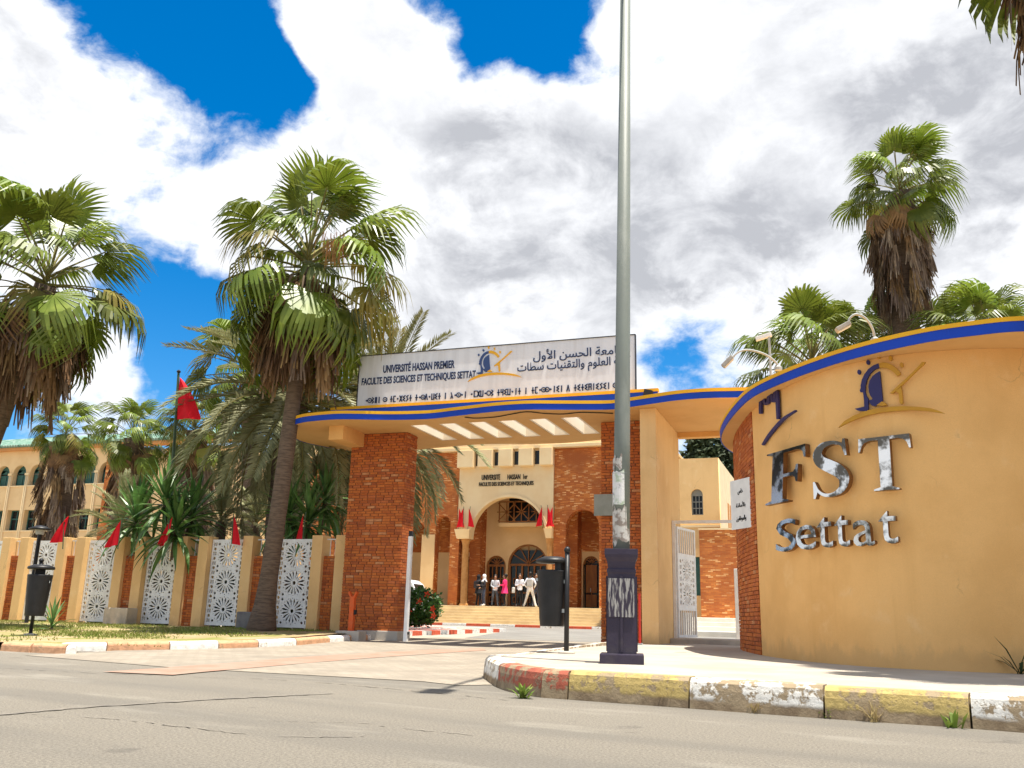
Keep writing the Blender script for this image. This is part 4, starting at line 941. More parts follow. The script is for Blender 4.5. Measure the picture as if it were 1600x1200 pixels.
def date_palm(label, base, top, r, n, sc_, seed, els=(78, -30), cat='palm tree'):
    rnd = random.Random(seed); b = Vector(base); t_ = thing('date_palm', label, cat, b, group='date palms'); tp = Vector(top) - b
    link('trunk', trunk_mesh((0, 0, -.1), tp, r * 1.1, r, 1.2, seed=seed, wob=.08), t_)
    for i in range(n):
        f = (i + .5) / n; el = radians(els[0] + (els[1] - els[0]) * f + rnd.uniform(-6, 6)); az = i * 2.39996 + rnd.uniform(-.2, .2)
        d = Vector((cos(az) * cos(el), sin(az) * cos(el), sin(el)))
        link('frond', DF[min(3, int(f * 3 + rnd.uniform(0, 1.4)))], t_, M=aim(d, rnd.uniform(-.3, .3), sc_ * rnd.uniform(.85, 1.1), tp + Vector((0, 0, .25 - .5 * f))))
    return t_
dt = dep(455, 625, 26.5)
date_palm('grey-green date palm with drooping feathery fronds behind the leaning fan palm', (dt.x, dt.y, gz(dt.y)), dt, .42, 84, 1.05, 61, els=(80, -55))
dt = dep(598, 668, 29)
date_palm('date palm with feathery fronds showing on both sides of the brick gate pier', (dt.x, dt.y, gz(dt.y)), dt, .4, 80, 1.05, 65, els=(60, -60))
for px, py, zc, s_, sd_, lb_ in [(188, 832, 27, .45, 62, 'small young date palm behind the fence left of the flagpole'), (345, 815, 27, .5, 63, 'small young date palm behind the fence right of the yucca'), (400, 820, 30, .55, 64, 'small young date palm behind the trunk of the leaning palm')]:
    q = dep(px, py, zc); date_palm(lb_, (q.x, q.y, gz(q.y)), q, .16, 26, s_, sd_, els=(80, -15))

def sword(name, L, wd, drp, M, seed=0):
    mb = MB(); vs = []
    for i in range(7):
        t = i / 6; c = Vector((L * (t - .12 * drp * t * t), 0, L * (-drp * .5 * t * t))); ww = wd * (.55 + .9 * t) if t < .5 else wd * 2 * (1 - t) ** .8; vs += [c + Vector((0, -ww, ww * .4)), c, c + Vector((0, ww, ww * .4))]
    fs = []
    for i in range(6): fs += [(3 * i, 3 * i + 1, 3 * i + 4, 3 * i + 3), (3 * i + 1, 3 * i + 2, 3 * i + 5, 3 * i + 4)]
    mb.add(vs, fs); return mb.mesh(name, M)
SW = [sword('leaf', 1.0, .05, d, YUCM) for d in (.2, .6, 1.1)]
def yucca(label, base, heads, seed, sc_=1.0, n=46, cat='yucca', name='yucca', group='yuccas behind the fence', stem=.07):
    rnd = random.Random(seed); b = Vector(base); t_ = thing(name, label, cat, b, group=group)
    for h in heads:
        h = Vector(h) - b
        MB().tube([(0, 0, -.05), (h.x * .5, h.y * .5, h.z * .55), h], [stem * 1.3, stem, stem * .8], 8).build('stem', BARK, t_, smooth=True)
        for i in range(n):
            f = (i + .5) / n; el = radians(85 - 120 * f + rnd.uniform(-8, 8)); az = i * 2.39996
            d = Vector((cos(az) * cos(el), sin(az) * cos(el), sin(el))); link('leaf', SW[min(2, int(f * 3))], t_, M=aim(d, rnd.uniform(-.3, .3), sc_ * rnd.uniform(.8, 1.1), h + Vector((0, 0, .15 - .35 * f))))
    return t_
q = dep(258, 960, 24.5); yucca('large green yucca behind the fence at the foot of the flagpole', (q.x, q.y, gz(q.y)), [dep(x, y, 24.5 + k) for x, y, k in ((258, 788, 0), (212, 815, .3), (300, 808, .4), (275, 830, -.4))], 71, 1.25, 56)
q = dep(470, 960, 24); yucca('green yucca behind the fence right of the leaning palm', (q.x, q.y, gz(q.y)), [dep(x, y, 24 + k) for x, y, k in ((452, 806, 0), (508, 786, .4), (482, 818, -.3))], 72, 1.15, 56)
q = ong(80, 984, .16); yucca('small spiky agave on the verge beside the left litter bin', (q.x, q.y, vz(q.x, q.y) - .02), [(q.x, q.y, vz(q.x, q.y) + .05)], 73, .62, 30, 'agave', 'agave', 'agaves on the verge', .05)

def leaf_blob(name, M, n, rad, size, seed, shell=.55, flat=1.0):
    rnd = random.Random(seed); mb = MB()
    for i in range(n):
        u = Vector((rnd.gauss(0, 1), rnd.gauss(0, 1), rnd.gauss(0, 1))).normalized(); k = shell + (1 - shell) * rnd.random() ** .6; k *= 1 + .14 * sin(u.x * 7 + seed) * cos(u.y * 6 + u.z * 5)
        p = Vector((u.x * rad[0], u.y * rad[1], u.z * rad[2])) * k; a = Vector((rnd.gauss(0, 1), rnd.gauss(0, 1), rnd.gauss(0, .7))).normalized(); b = a.orthogonal().normalized(); s = size * rnd.uniform(.6, 1.3)
        mb.add([p, p + a * s * .5 + b * s * .32, p + a * s, p + a * s * .5 - b * s * .32], [(0, 1, 2, 3)])
    return mb.mesh(name, M)
CYP = mat('cypress_leaf', (.022, .034, .012), (.035, .05, .018), 1.2, .7, var=.2)
for px, w_, zc, h, lb_, sd_ in [(1108, 1.7, 66, 15.2, 'tall dark cypress behind the small ochre building', 81), (1147, 1.6, 66, 14.3, 'dark cypress partly hidden by the brick wall end', 82), (1180, 1.7, 68, 13.5, 'dark cypress behind the curved wall', 83)]:
    q = dep(px, 950, zc); t_ = thing('cypress', lb_, 'tree', (q.x, q.y, gz(q.y)), group='cypresses behind the right building')
    MB().tube([(0, 0, -.1), (0, 0, h * .9)], [.3, .05], 8).build('trunk', BARK, t_)
    me = leaf_blob('crown', CYP, 5200, (w_, w_, h * .53), .55, sd_, .62); o = link('crown', me, t_, loc=(0, 0, h * .5 + .6)); o['kind'] = 'stuff'
SHR = mat('shrub_leaf', (.03, .06, .012), (.05, .09, .018), 3, .55, var=.25, trans=.15)
for i, (x, y, rx, rz_, lb_) in enumerate([(-23.6, 22.2, 1.2, .8, 'dark garden shrub behind the leftmost lattice screen'), (-21.0, 22.6, 1.2, .95, 'dark garden shrub behind the screen next to the left litter bin'), (-18.6, 22.2, 1.1, .8, 'dark garden shrub behind the screen above the pale stone block'), (-16.6, 22.7, 1.0, .95, 'dark garden shrub behind the screen under the flagpole'), (-14.6, 22.3, .95, .8, 'dark garden shrub behind the screen left of the leaning palm'), (-12.6, 22.5, .9, .9, 'dark garden shrub behind the screen nearest the gate pier')]):
    t_ = thing('garden_shrub', lb_, 'shrub', (x, y, gz(y)), group='shrubs behind the fence')
    tag(link('foliage', leaf_blob('foliage', SHR, 2600, (rx, .8, rz_), .15, 300 + i, .35), t_, loc=(0, 0, rz_ * .95)), kind='stuff')
    MB().tube([(0, 0, -.05), (.05, 0, .5), (.1, .05, .9)], [.06, .04, .02], 6).build('stem', BARK, t_)
# hibiscus in its planter
HIB = mat('hibiscus_leaf', (.03, .085, .012), (.06, .14, .02), 4, .45, var=.1, trans=.2)
hp = ong(655, 976); hz = gz(hp.y)
hq = dep(655, 968, 30); hb = thing('hibiscus', 'round green hibiscus bush with orange-red flowers left of the steps', 'bush', (hq.x, hq.y, hz + .14))
tag(link('foliage', leaf_blob('foliage', HIB, 2600, (.78, .6, .62), .12, 91, .5), hb, loc=(0, 0, .55)), kind='stuff')
MB().tube([(0, 0, -.1), (.05, 0, .4)], .05, 6).build('stem', BARK, hb)
FLW = mat('hibiscus_flower', (.75, .10, .03), (.7, .06, .03), 5, .6)
for x, y, z in [(-.25, -.52, .86), (.22, -.5, .72), (.62, -.3, .5), (.66, -.3, .28), (.42, -.35, .95), (-.1, -.55, .4)]:
    mb = MB()
    for k in range(5):
        a = 2 * pi * k / 5; mb.add([(0, 0, 0), (.075 * cos(a - .5), -.03, .075 * sin(a - .5)), (.13 * cos(a), -.05, .13 * sin(a)), (.075 * cos(a + .5), -.03, .075 * sin(a + .5))], [(0, 1, 2, 3)])
    mb.build('flower', FLW, hb, loc=(x, y, z))
pk = thing('planter', 'low white kerbed planter under the hibiscus bush', 'planter', (hq.x, hq.y, gz(hq.y)))
MB().box(-1.1, 1.05, -.75, -.6, -.05, .16).box(.9, 1.05, -.6, .7, -.05, .16).box(-1.1, -.95, -.6, .7, -.05, .16).build('rim', mat('white_stone', (.7, .66, .58), (.6, .56, .5), 4, .9), pk, bevel=.015)
MB().box(-.95, .9, -.6, .7, -.05, .1).build('soil', GROUND, pk)
# grass on the verge, weeds at the kerbs
mb = MB(); rnd = random.Random(8); cnt = 0
while cnt < 16000:
    x, y = rnd.uniform(-26, -10.2), rnd.uniform(11.5, 20)
    d = rnd.random()
    if y < 14.2 and rnd.random() < .8: continue
    if y < edge_y(x) + 1.2: continue
    px_, py_, zc_ = proj((x, y, vz(x, y)))
    i = min(range(0, len(LKI), 3), key=lambda k: abs(LKI[k][1] - y) + abs(LKI[k][0] - x)); 
    if y < LKI[i][1] + .5 and x > LKI[i][0] - 1.0: continue
    if sin(x * 1.7) + sin(y * 2.3 + x) + rnd.uniform(-1.2, 1.6) < -.1: continue
    z = vz(x, y); h = rnd.uniform(.02, .06); a = rnd.uniform(0, 6.28); mb.add([(x - .012, y, z), (x + .012, y, z), (x + cos(a) * h * .6, y + sin(a) * h * .6, z + h)], [(0, 1, 2)]); cnt += 1
tag(mb.build('grass', GRASSM), kind='stuff')
WEED = mat('weed_leaf', (.13, .21, .03), (.2, .24, .05), 6, .6, trans=.25)
STRAW = mat('dry_straw', (.42, .33, .15), (.36, .27, .12), 6, .8, trans=.2)
def weed(name, label, p, n, L, seed, M, wd=.012, up=(.2, 1.2)):
    rnd = random.Random(seed); mb = MB()
    for i in range(n):
        az = rnd.uniform(0, 6.28); el = rnd.uniform(*up); l = L * rnd.uniform(.5, 1.1); d = Vector((cos(az) * cos(el), sin(az) * cos(el), sin(el))); s = Vector((-sin(az), cos(az), 0)) * wd; o = Vector((rnd.gauss(0, .02), rnd.gauss(0, .02), 0))
        a = o + d * l * .5 + Vector((0, 0, .05 * l)); e = o + d * l + Vector((0, 0, -.12 * l)); mb.add([o - s * .5, o + s * .5, a + s, a - s, e], [(0, 1, 2, 3), (3, 2, 4)])
    return tag(mb.build(name, M, loc=p), label, 'weed', 'weeds at the kerb')
for i, (px, py, n, L, lb_, M, wd) in enumerate([(818, 1091, 26, .20, 'bright green leafy weed at the kerb nose', WEED, .016), (1045, 1103, 40, .22, 'thin straw tuft where yellow kerb meets white kerb', STRAW, .004), (1180, 1114, 60, .12, 'dry straw tuft under the white kerb block', STRAW, .005), (1292, 1122, 22, .13, 'small green weed at the joint right of the white kerb block', WEED, .009),
        (1365, 1128, 46, .2, 'thin grassy tuft at the middle of the right yellow kerb', STRAW, .004), (1490, 1137, 12, .17, 'pale green weed at the right end of the yellow kerb', WEED, .013)]):
    weed('weed', lb_, onz(px, py, 0) + Vector((0, -.02, 0)), n, L, 100 + i, M, wd, (.5, 1.35) if wd < .006 else (.25, 1.2))
for s_px, lb_, n, L in ((1592, 'dark strappy weed at the foot of the curved wall', 9, .5),):
    s_, _ = on_wall(s_px, 1040); p, t = wall_at(s_); weed('weed', lb_, (p.x - .02, p.y - .1, pz(p.x, p.y)), n, L, 130, mat('dark_weed', (.03, .05, .015)), .022, (.5, 1.2))
# ================================================================== STREET FURNITURE
PURP = mat('aubergine_paint', (.030, .023, .042), (.04, .031, .052), 3, .5, .15, 30, col3=(.06, .05, .06), s3=2.2)
lp = onz(967, 1036, PH)
lamp = thing('street_lamp', 'tall grey-green street lamp on a square aubergine pedestal at the pavement corner', 'street lamp', (lp.x, lp.y + .16, PH), radians(12)); lamp.scale = (.93, .93, 1)
MB().box(-.265, .265, -.265, .265, -.03, .10).build('plinth', PURP, lamp, bevel=.015)
MB().lathe([(.215 * 1.414 * .83, .10), (.205 * 1.414 * .83, .98)], 4).build('shaft', PURP, lamp)
for k in range(4):
    MB().box(-.015, .015, -.192, -.165, .12, .96, M=Matrix.Rotation(k * pi / 2, 4, 'Z')).build('rib', PURP, lamp)
MB().lathe([(r * 1.414, z) for r, z in ((.168, .975), (.178, 1.0), (.178, 1.03), (.165, 1.05), (.175, 1.12), (.198, 1.17), (.205, 1.2), (.205, 1.26), (.17, 1.265))], 4).build('collar', PURP, lamp)
POLE = mat('pole_paint', (.17, .19, .165), (.15, .165, .145), 2, .55, .1, 40, col3=(.20, .215, .19), s3=3, stretch=(1, 1, .35))
H = 9.3; LZ = PH
MB().tube([(0, 0, 1.262), (.018, 0, 2.6), (.112, 0, H)], [.108, .103, .074], 20).build('pole', POLE, lamp, smooth=True)
arm = [(.112, 0, H)] + [(.112, -2.6 * t, H + .75 * sin(t * pi / 2)) for t in (.12, .25, .4, .55, .7, .85, 1)]
MB().tube(arm, [.074, .06, .05, .044, .04, .038, .036, .035], 10).build('arm', POLE, lamp, smooth=True)
hd = MB(); hd.box(-.05, .27, -3.2, -2.55, H + .70, H + .82); hd.build('lamp_head', STEEL, lamp, bevel=.03)
RUSTP = mat('old_poster_paste', (.50, .48, .44), (.24, .2, .17), 14, .9, .2, 60, lo=.45, hi=.6)
PAPER = mat('torn_poster', (.66, .65, .63), (.30, .30, .31), 11, .9, .25, 40, lo=.56, hi=.66, col3=(.32, .42, .26), s3=5)
def wrap(name, z0, z1, r, a0, a1, M, n=12, ragged=.02, seed=1):
    rnd = random.Random(seed); mb = MB(); vs = []
    for i in range(n + 1):
        a = radians(a0 + (a1 - a0) * i / n); vs += [(r * cos(a), r * sin(a), z0 + rnd.uniform(-ragged, ragged)), (r * cos(a), r * sin(a), z1 + rnd.uniform(-ragged, ragged))]
    mb.add(vs, [(2 * i, 2 * i + 2, 2 * i + 3, 2 * i + 1) for i in range(n)]); return mb.build(name, M, lamp)
wrap('poster', 1.78, 2.18, .1085, 175, 372, PAPER, seed=2)
wrap('poster_remnant', 1.34, 1.74, .1092, 180, 345, RUSTP, ragged=.05, seed=3)
wrap('poster_remnant', 2.22, 2.36, .1045, 190, 330, RUSTP, ragged=.04, seed=4)
tp = MB().tube([(.108 * cos(a) , .108 * sin(a), 2.16) for a in [radians(d) for d in range(150, 400, 20)]], .004, 4).build('tie_wire', STEEL, lamp)
MB().box(-.165, .155, -.1935, -.180, .50, .93).build('poster_remnant', mat('scraped_poster', (.04, .033, .05), (.33, .32, .30), 15, .85, .2, 50, lo=.45, hi=.60, stretch=(2.4, 1, .35)), lamp)
# litter bins
def make_bin(label, loc, rz, side=-1):
    t_ = thing('litter_bin', label, 'bin', loc, rz, group='black litter bins')
    MB().tube([(0, 0, -.02), (0, 0, 1.38)], .035, 12).build('post', DARK, t_, smooth=True); MB().lathe([(.03, 1.38), (.045, 1.40), (.045, 1.43), (.02, 1.46)], 12).build('finial', DARK, t_, smooth=True)
    MB().lathe([(.12, -.02), (.12, .02), (.05, .035)], 12).build('foot', CONC, t_)
    prof = [(.165, .36), (.17, .365)] + [(.172 + .042 * k / 6 + (.004 if k % 2 else 0), .38 + .1 * k) for k in range(7)] + [(.225, 1.11), (.228, 1.13), (.21, 1.135), (.2, 1.10), (.16, .42)]
    MB().lathe(prof, 28, (side * .255, 0, 0)).build('basket', DARK, t_, smooth=True)
    MB().lathe([(.235, 1.235), (.25, 1.25), (.24, 1.285), (.13, 1.325), (.0, 1.33)], 28, (side * .255, 0, 0)).build('lid', DARK, t_, smooth=True)
    MB().box(side * .10 - .05, side * .10 + .05, -.09, .09, 1.08, 1.27).build('lid_bracket', DARK, t_)
    MB().box(side * .04 - .05, side * .04 + .05, -.02, .02, .55, .6).box(side * .04 - .05, side * .04 + .05, -.02, .02, .95, 1.0).build('bracket', STEEL, t_)
    MB().box(side * .40 - .03, side * .40 + .03, -.168, -.158, .98, 1.02, M=None).build('label_plate', STEEL, t_); return t_
q = onz(885, 1020.5, PH + .01); make_bin('black litter bin on a post at the pavement corner beside the street lamp', (q.x, q.y, pz(q.x, q.y)), radians(-20))
q = dep(48, 987, 17.6); make_bin('black litter bin on the grass verge at the far left', (q.x, q.y, vz(q.x, q.y)), radians(141), -1)
# orange boom rest on a concrete foot
ORNG = mat('orange_paint', (.62, .09, .012), (.55, .11, .03), 6, .6, .1, 40)
q = ong(544, 1000, .02); ob = thing('barrier_rest', 'orange post with forked top on a concrete foot beside the brick pier', 'post', (q.x, q.y + .1, gz(q.y)))
MB().box(-.3, .3, -.18, .18, -.02, .22).build('foot', CONC, ob, bevel=.02)
MB().box(-.055, .055, -.05, .05, .22, .98).build('stem', ORNG, ob); 
for s in (-1, 1): MB().box(-.02, .02, -.045, .045, 0, .14, M=Matrix.Translation((s * .04, 0, .96)) @ Matrix.Rotation(s * .45, 4, 'Y')).build('fork_arm', ORNG, ob)
MB().box(.056, .10, -.03, .03, .58, .68).build('latch', DARK, ob)
q = ony(634, 994, 19.45); gp = thing('gate_post', 'slim white metal post standing beside the brick gate pier', 'post', (q.x, q.y, gz(q.y)))
zt2 = ony(643, 838, 19.45).z - gz(19.45)
MB().box(-.045, .045, -.045, .045, -.02, zt2).build('shaft', WHITE, gp, bevel=.008); MB().box(-.04, .04, -.04, .04, zt2, zt2 + .12).build('lamp_housing', DARK, gp); MB().box(.046, .065, -.03, .03, .16, .22).build('hinge', DARK, gp)
q = dep(1000, 1012, 17.2); rpz = dep(1000, 925, 17.2).z
rpst = thing('barrier_post', 'thin red post behind the street lamp pedestal', 'post', (q.x, q.y, pz(q.x, q.y)))
MB().box(-.018, .018, -.018, .018, -.02, rpz - .3).build('shaft', mat('red_paint', (.55, .03, .015), rough=.5), rpst); MB().box(-.05, .05, -.05, .05, -.02, .03).build('base_plate', STEEL, rpst)
q = ony(945, 790, 19.5); sp_ = thing('sign_plate', 'blank grey-green sign plate on the right brick pier behind the street lamp', 'sign', (q.x, 19.5, q.z))
MB().box(-.24, .24, -.02, .02, -.22, .25, M=Matrix.Rotation(.0, 4, 'Y')).build('plate', mat('plate_grey', (.28, .29, .25), (.24, .25, .21), 4, .6), sp_, bevel=.008); MB().box(-.03, .03, .02, .16, -.05, .05).build('bracket', STEEL, sp_)
# stone blocks at the fence foot
STONE = mat('stone_block', (.52, .43, .32), (.40, .34, .26), 4, .93, .6, 30)
for px, py, s, lb_ in [(183, 974, (.75, .4, .42), 'pale stone block on the grass at the fence foot'), (385, 980, (.55, .3, .4), 'grey concrete block in the shade of the leaning palm')]:
    q = ony(px, py, 19.62); o = MB().box(-s[0] / 2, s[0] / 2, -s[1] / 2, s[1] / 2, -.03, s[2]).build('stone_block', STONE if 'pale' in lb_ else mat('grey_block', (.2, .19, .18), (.15, .14, .14), 5, .95, .5, 30), loc=(q.x, 19.7, vz(q.x, 19.7)), bevel=.03); tag(o, lb_, 'block')
# garden lamp behind the fence
q = dep(63, 828, 24.2); gl = thing('garden_lamp', 'mushroom-shaped garden lamp behind the fence at the far left', 'lamp', (q.x, q.y, gz(q.y)))
gh = q.z - gz(q.y); MB().tube([(0, 0, 0), (0, 0, gh)], .05, 8).build('post', DARK, gl); MB().lathe([(.1, gh - .12), (.13, gh), (.1, gh + .02)], 12).build('lantern', mat('frosted', (.5, .5, .48), rough=.3), gl); MB().lathe([(.28, gh), (.29, gh + .03), (.12, gh + .1), (.02, gh + .12)], 16).build('cap', DARK, gl, smooth=True)

# flags
def flag_cloth(name, W, H, seed, parent, M=RED, hang=.75):
    """cloth tied at its upper corner to a staff on +Z: it drops in folds to a point-topped wedge"""
    rnd = random.Random(seed); mb = MB(); nu, nv = 9, 12; ph = rnd.uniform(0, 6); vs = []
    for j in range(nv + 1):
        v = j / nv
        for i in range(nu + 1):
            u = i / nu; spread_ = W * u * (v ** .85) * (1 - .12 * v); z = H * (1 - v) - hang * .22 * W * u * v
            fold = .055 * sin(u * 9 + ph + v * 1.5) * u * (.3 + v) * 2 * W; vs.append((spread_ + .01, fold, z))
    mb.add(vs, [(j * (nu + 1) + i, j * (nu + 1) + i + 1, (j + 1) * (nu + 1) + i + 1, (j + 1) * (nu + 1) + i) for j in range(nv) for i in range(nu)])
    return mb.build(name, M, parent, smooth=True)
ST = mat('flag_staff', (.06, .10, .05), (.05, .08, .04), 4, .5)
def staff_flag(label, foot_px, tip_px, zc, W, Hf, seed, sidev, group, staff_r=.014, yaw=0):
    a = dep(*foot_px, zc); b = ony(*tip_px, a.y); t_ = thing('flag', label, 'flag', a, 0, group); d = b - a; L = d.length
    MB().tube([(0, 0, 0), tuple(d)], staff_r, 6).build('staff', ST, t_)
    o = flag_cloth('cloth', W, Hf, seed, t_); o.location = d * (1 - (Hf + .06) / L); o.rotation_euler = (0, atan2(d.x, d.z), (0 if sidev > 0 else pi) + yaw); return t_
fg = 'small red flags along the fence'
for i, (fx, fy, tx, ty, s, lb_, W, Hf) in enumerate([(98, 858, 101, 803, -1, 'small red flag on the fence beside the garden lamp', .40, .62), (184, 858, 191, 809, -1, 'small red flag on the fence, second from the left', .40, .58), (262, 856, 265, 804, -1, 'small red flag on the fence in front of the large yucca', .30, .66), (362, 850, 365, 803, 1, 'small red flag on the fence just left of the leaning palm', .26, .64), (472, 852, 478, 800, -1, 'small red flag on the fence just right of the leaning palm', .20, .66)]):
    staff_flag(lb_, (fx, fy), (tx, ty), 23.2 + (0.28 * (400 - fx) / 100) * .9, W * 1.15, Hf * 1.1, 140 + i, s, fg)
fz = 25.0; a = dep(257, 958, fz); b = ony(279, 583, a.y); a = Vector((a.x, a.y, gz(a.y)))
fp = thing('flagpole', 'tall dark green flagpole behind the fence', 'flagpole', a)
d = Vector((b.x - a.x, 0, b.z - a.z)); MB().tube([(0, 0, 0), tuple(d)], [.06, .035], 8).build('shaft', ST, fp); MB().lathe([(.03, 0), (.06, .03), (.06, .06), (.02, .1)], 8, tuple(d)).build('finial', DARK, fp)
fo = thing('flag', 'large red flag hanging from the tall flagpole', 'flag', a + d * .98); o = flag_cloth('cloth', 1.0, 1.25, 150, fo, hang=.1); o.location = (.05, 0, -1.25)
q = (0, 0, 0)

# ================================================================== BUILDINGS
YB = 47.5
mainb = thing('main_building', 'brick and cream main building with a tall central arch beyond the gate', 'building')
def zf(x, y): return ony(640 + x / 3.75, 680 + y / 3.75, YB)
LZ0 = 1.30
def wallp(name, loops, y, th, M, parent): return link(name, plate(name, loops, th, M), parent, loc=(0, y + th / 2, 0))
# central cream portal
wallp('portal', [rect(-20.06, -14.5, 4.95, 8.86), ] if 0 else [[(-20.06, 4.95), (-19.28, 4.95)] + [(-17.07 + 2.21 * cos(pi - pi * k / 24), 5.02 + 2.2 * sin(pi - pi * k / 24)) for k in range(25)] + [(-14.86, 4.95), (-14.5, 4.95), (-14.5, 9.86), (-20.06, 9.86)]], YB - .12, .5, CREAM2, mainb)
band_pts = [(-17.07 + 2.34 * cos(pi - pi * k / 28), 5.02 + 2.33 * sin(pi - pi * k / 28)) for k in range(29)]; inner = [(-17.07 + 2.2 * cos(pi * k / 28), 5.02 + 2.19 * sin(pi * k / 28)) for k in range(29)]
wallp('arch_rim', [band_pts + inner], YB - .2, .3, CREAM2, mainb)
for x0, x1 in ((-20.07, -19.11), (-18.83, -17.98), (-17.6, -16.81), (-16.41, -15.61), (-15.2, -14.49)):
    boxo('battlement_box', x0, x1, YB - .55, YB - .122, 8.88, 9.85, CREAM2, mainb, .02)
for x0, x1 in ((-19.11, -18.83), (-17.98, -17.6), (-16.81, -16.41), (-15.61, -15.2)):
    boxo('dark_pane', x0 + .03, x1 - .03, YB - .135, YB - .121, 9.0, 9.75, GLASS, mainb)
for x0, x1 in ((-20.1, -19.22), (-14.92, -14.46)):
    MB().add([(x0, YB - .5, 5.45), (x1, YB - .5, 5.45), (x1, YB - .13, 5.45), (x0, YB - .13, 5.45), (x0 + .1, YB - .35, 4.94), (x1 - .06, YB - .35, 4.94), (x1 - .06, YB - .13, 4.94), (x0 + .1, YB - .13, 4.94)], [(0, 1, 5, 4), (1, 2, 6, 5), (3, 7, 6, 2), (0, 4, 7, 3), (0, 3, 2, 1), (4, 5, 6, 7)]).build('corbel', CREAM2, mainb)
for xc in (-19.62, -14.7):
    MB().lathe([(.27, LZ0), (.27, LZ0 + .12), (.2, LZ0 + .18), (.18, 4.6), (.22, 4.75), (.27, 4.9), (.27, 4.94)], 14, (xc, YB + .1, 0)).build('column', mat('wood_column', (.50, .26, .09), (.42, .2, .06), 5, .7), mainb, smooth=True)
# brick wings with arched openings
wallp('brick_wing', [[(-30, LZ0), (-24.3, LZ0)] + [(-23.1 + 1.2 * cos(pi - pi * k / 14), 4.9 + 1.2 * sin(pi - pi * k / 14)) for k in range(15)] + [(-21.9, LZ0), (-21.45, LZ0), (-21.45, 5.3)] + [(-21.0 + .45 * cos(pi - pi * k / 12), 5.75 + .5 * sin(pi - pi * k / 12)) for k in range(13)] + [(-20.55, 5.3), (-20.55, LZ0), (-20.0, LZ0), (-20.0, 4.93), (-20.062, 4.94), (-20.062, 9.85), (-30, 9.85)]], YB, .55, BRICKW, mainb)
wallp('cream_pier', [rect(-22.25, -21.46, LZ0, 5.2)], YB - .06, .5, CREAM, mainb)
wallp('brick_wing', [[(-14.498, LZ0), (-13.82, LZ0), (-13.82, 5.0)] + [(-12.89 + .92 * cos(pi - pi * k / 16), 5.55 + .93 * sin(pi - pi * k / 16)) for k in range(17)] + [(-11.97, LZ0), (-8.3, LZ0), (-8.3, 9.85), (-14.498, 9.85)]], YB, .55, BRICKW, mainb)
boxo('cornice', -30.2, -8.2, YB - .35, YB + 1.2, 9.862, 10.05, CREAM2, mainb, .02); boxo('parapet_wall', -30, -8.3, YB - .1, YB + .2, 10.05, 10.75, CREAM2, mainb)
boxo('upper_fascia', -20.2, -14.3, YB - .25, YB - .11, 10.06, 11.2, CREAM2, mainb)
link('lettering', text_mesh(arabic('كلية العلوم والتقنيات'), 3.2, .42, .04, mat('black_ink', (.012, .012, .012)), .01), mainb, loc=(-18.5, YB - .27, 10.18))
a, b = zf(428, 266), zf(535, 265); link('lettering', text_mesh('UNIVERSITE', b.x - a.x, .30, .05, mat('black_ink', (.012, .012, .012)), .006), mainb, loc=(a.x, YB - .14, a.z))
a, b = zf(578, 262), zf(695, 258); link('lettering', text_mesh('HASSAN  1ᵉʳ' if 0 else 'HASSAN  1er', b.x - a.x, .28, .05, mat('black_ink', (.012, .012, .012)), .006), mainb, loc=(a.x, YB - .14, a.z))
a, b = zf(412, 306), zf(730, 297); link('lettering', text_mesh('FACULTE DES SCIENCES ET TECHNIQUES', b.x - a.x, .26, .05, mat('black_ink', (.012, .012, .012)), .006), mainb, loc=(a.x, YB - .14, a.z))
# porch behind the arch
YP = YB + 2.6
def zp(x, y): return ony(640 + x / 3.75, 680 + y / 3.75, YP)
DRS = [(zp(320, 900).x, zp(378, 900).x, zp(350, 708).z, 1), (zp(445, 900).x, zp(560, 900).x, zp(505, 705).z, 2), (zp(572, 900).x, zp(808, 900).x, zp(690, 638).z, 3), (zp(822, 900).x, zp(900, 900).x, zp(860, 705).z, 1), (zp(1015, 900).x, zp(1110, 900).x, zp(1062, 708).z, 1)]
boxo('porch_side', -20.0, -19.0, YB + .56, YP, LZ0, 9.4, BRICKW, mainb) if 0 else None
wallp('inner_wall', [rect(-24.6, -11.0, LZ0, 9.3), ] + [arch(a_, b_, LZ0, c_) for a_, b_, c_, d_ in DRS], YP, .35, CREAM, mainb)
boxo('porch_ceiling', -30, -8.3, YB + .56, YP + .4, 9.32, 9.5, CREAM, mainb)
for x0, x1, zt_ in ((zp(382, 800).x, zp(443, 800).x, 9.3), (zp(945, 800).x, zp(1008, 800).x, 9.3)): boxo('inner_brick_pier', x0, x1, YB + 1.7, YP - .001, LZ0, zt_, BRICKW, mainb)
boxo('inner_brick_wall', -30, -20.15, YP - .06, YP - .002, 4.4, 9.3, BRICKW, mainb); boxo('inner_brick_wall', -13.7, -8.4, YP - .06, YP - .002, 4.45, 9.3, BRICKW, mainb)
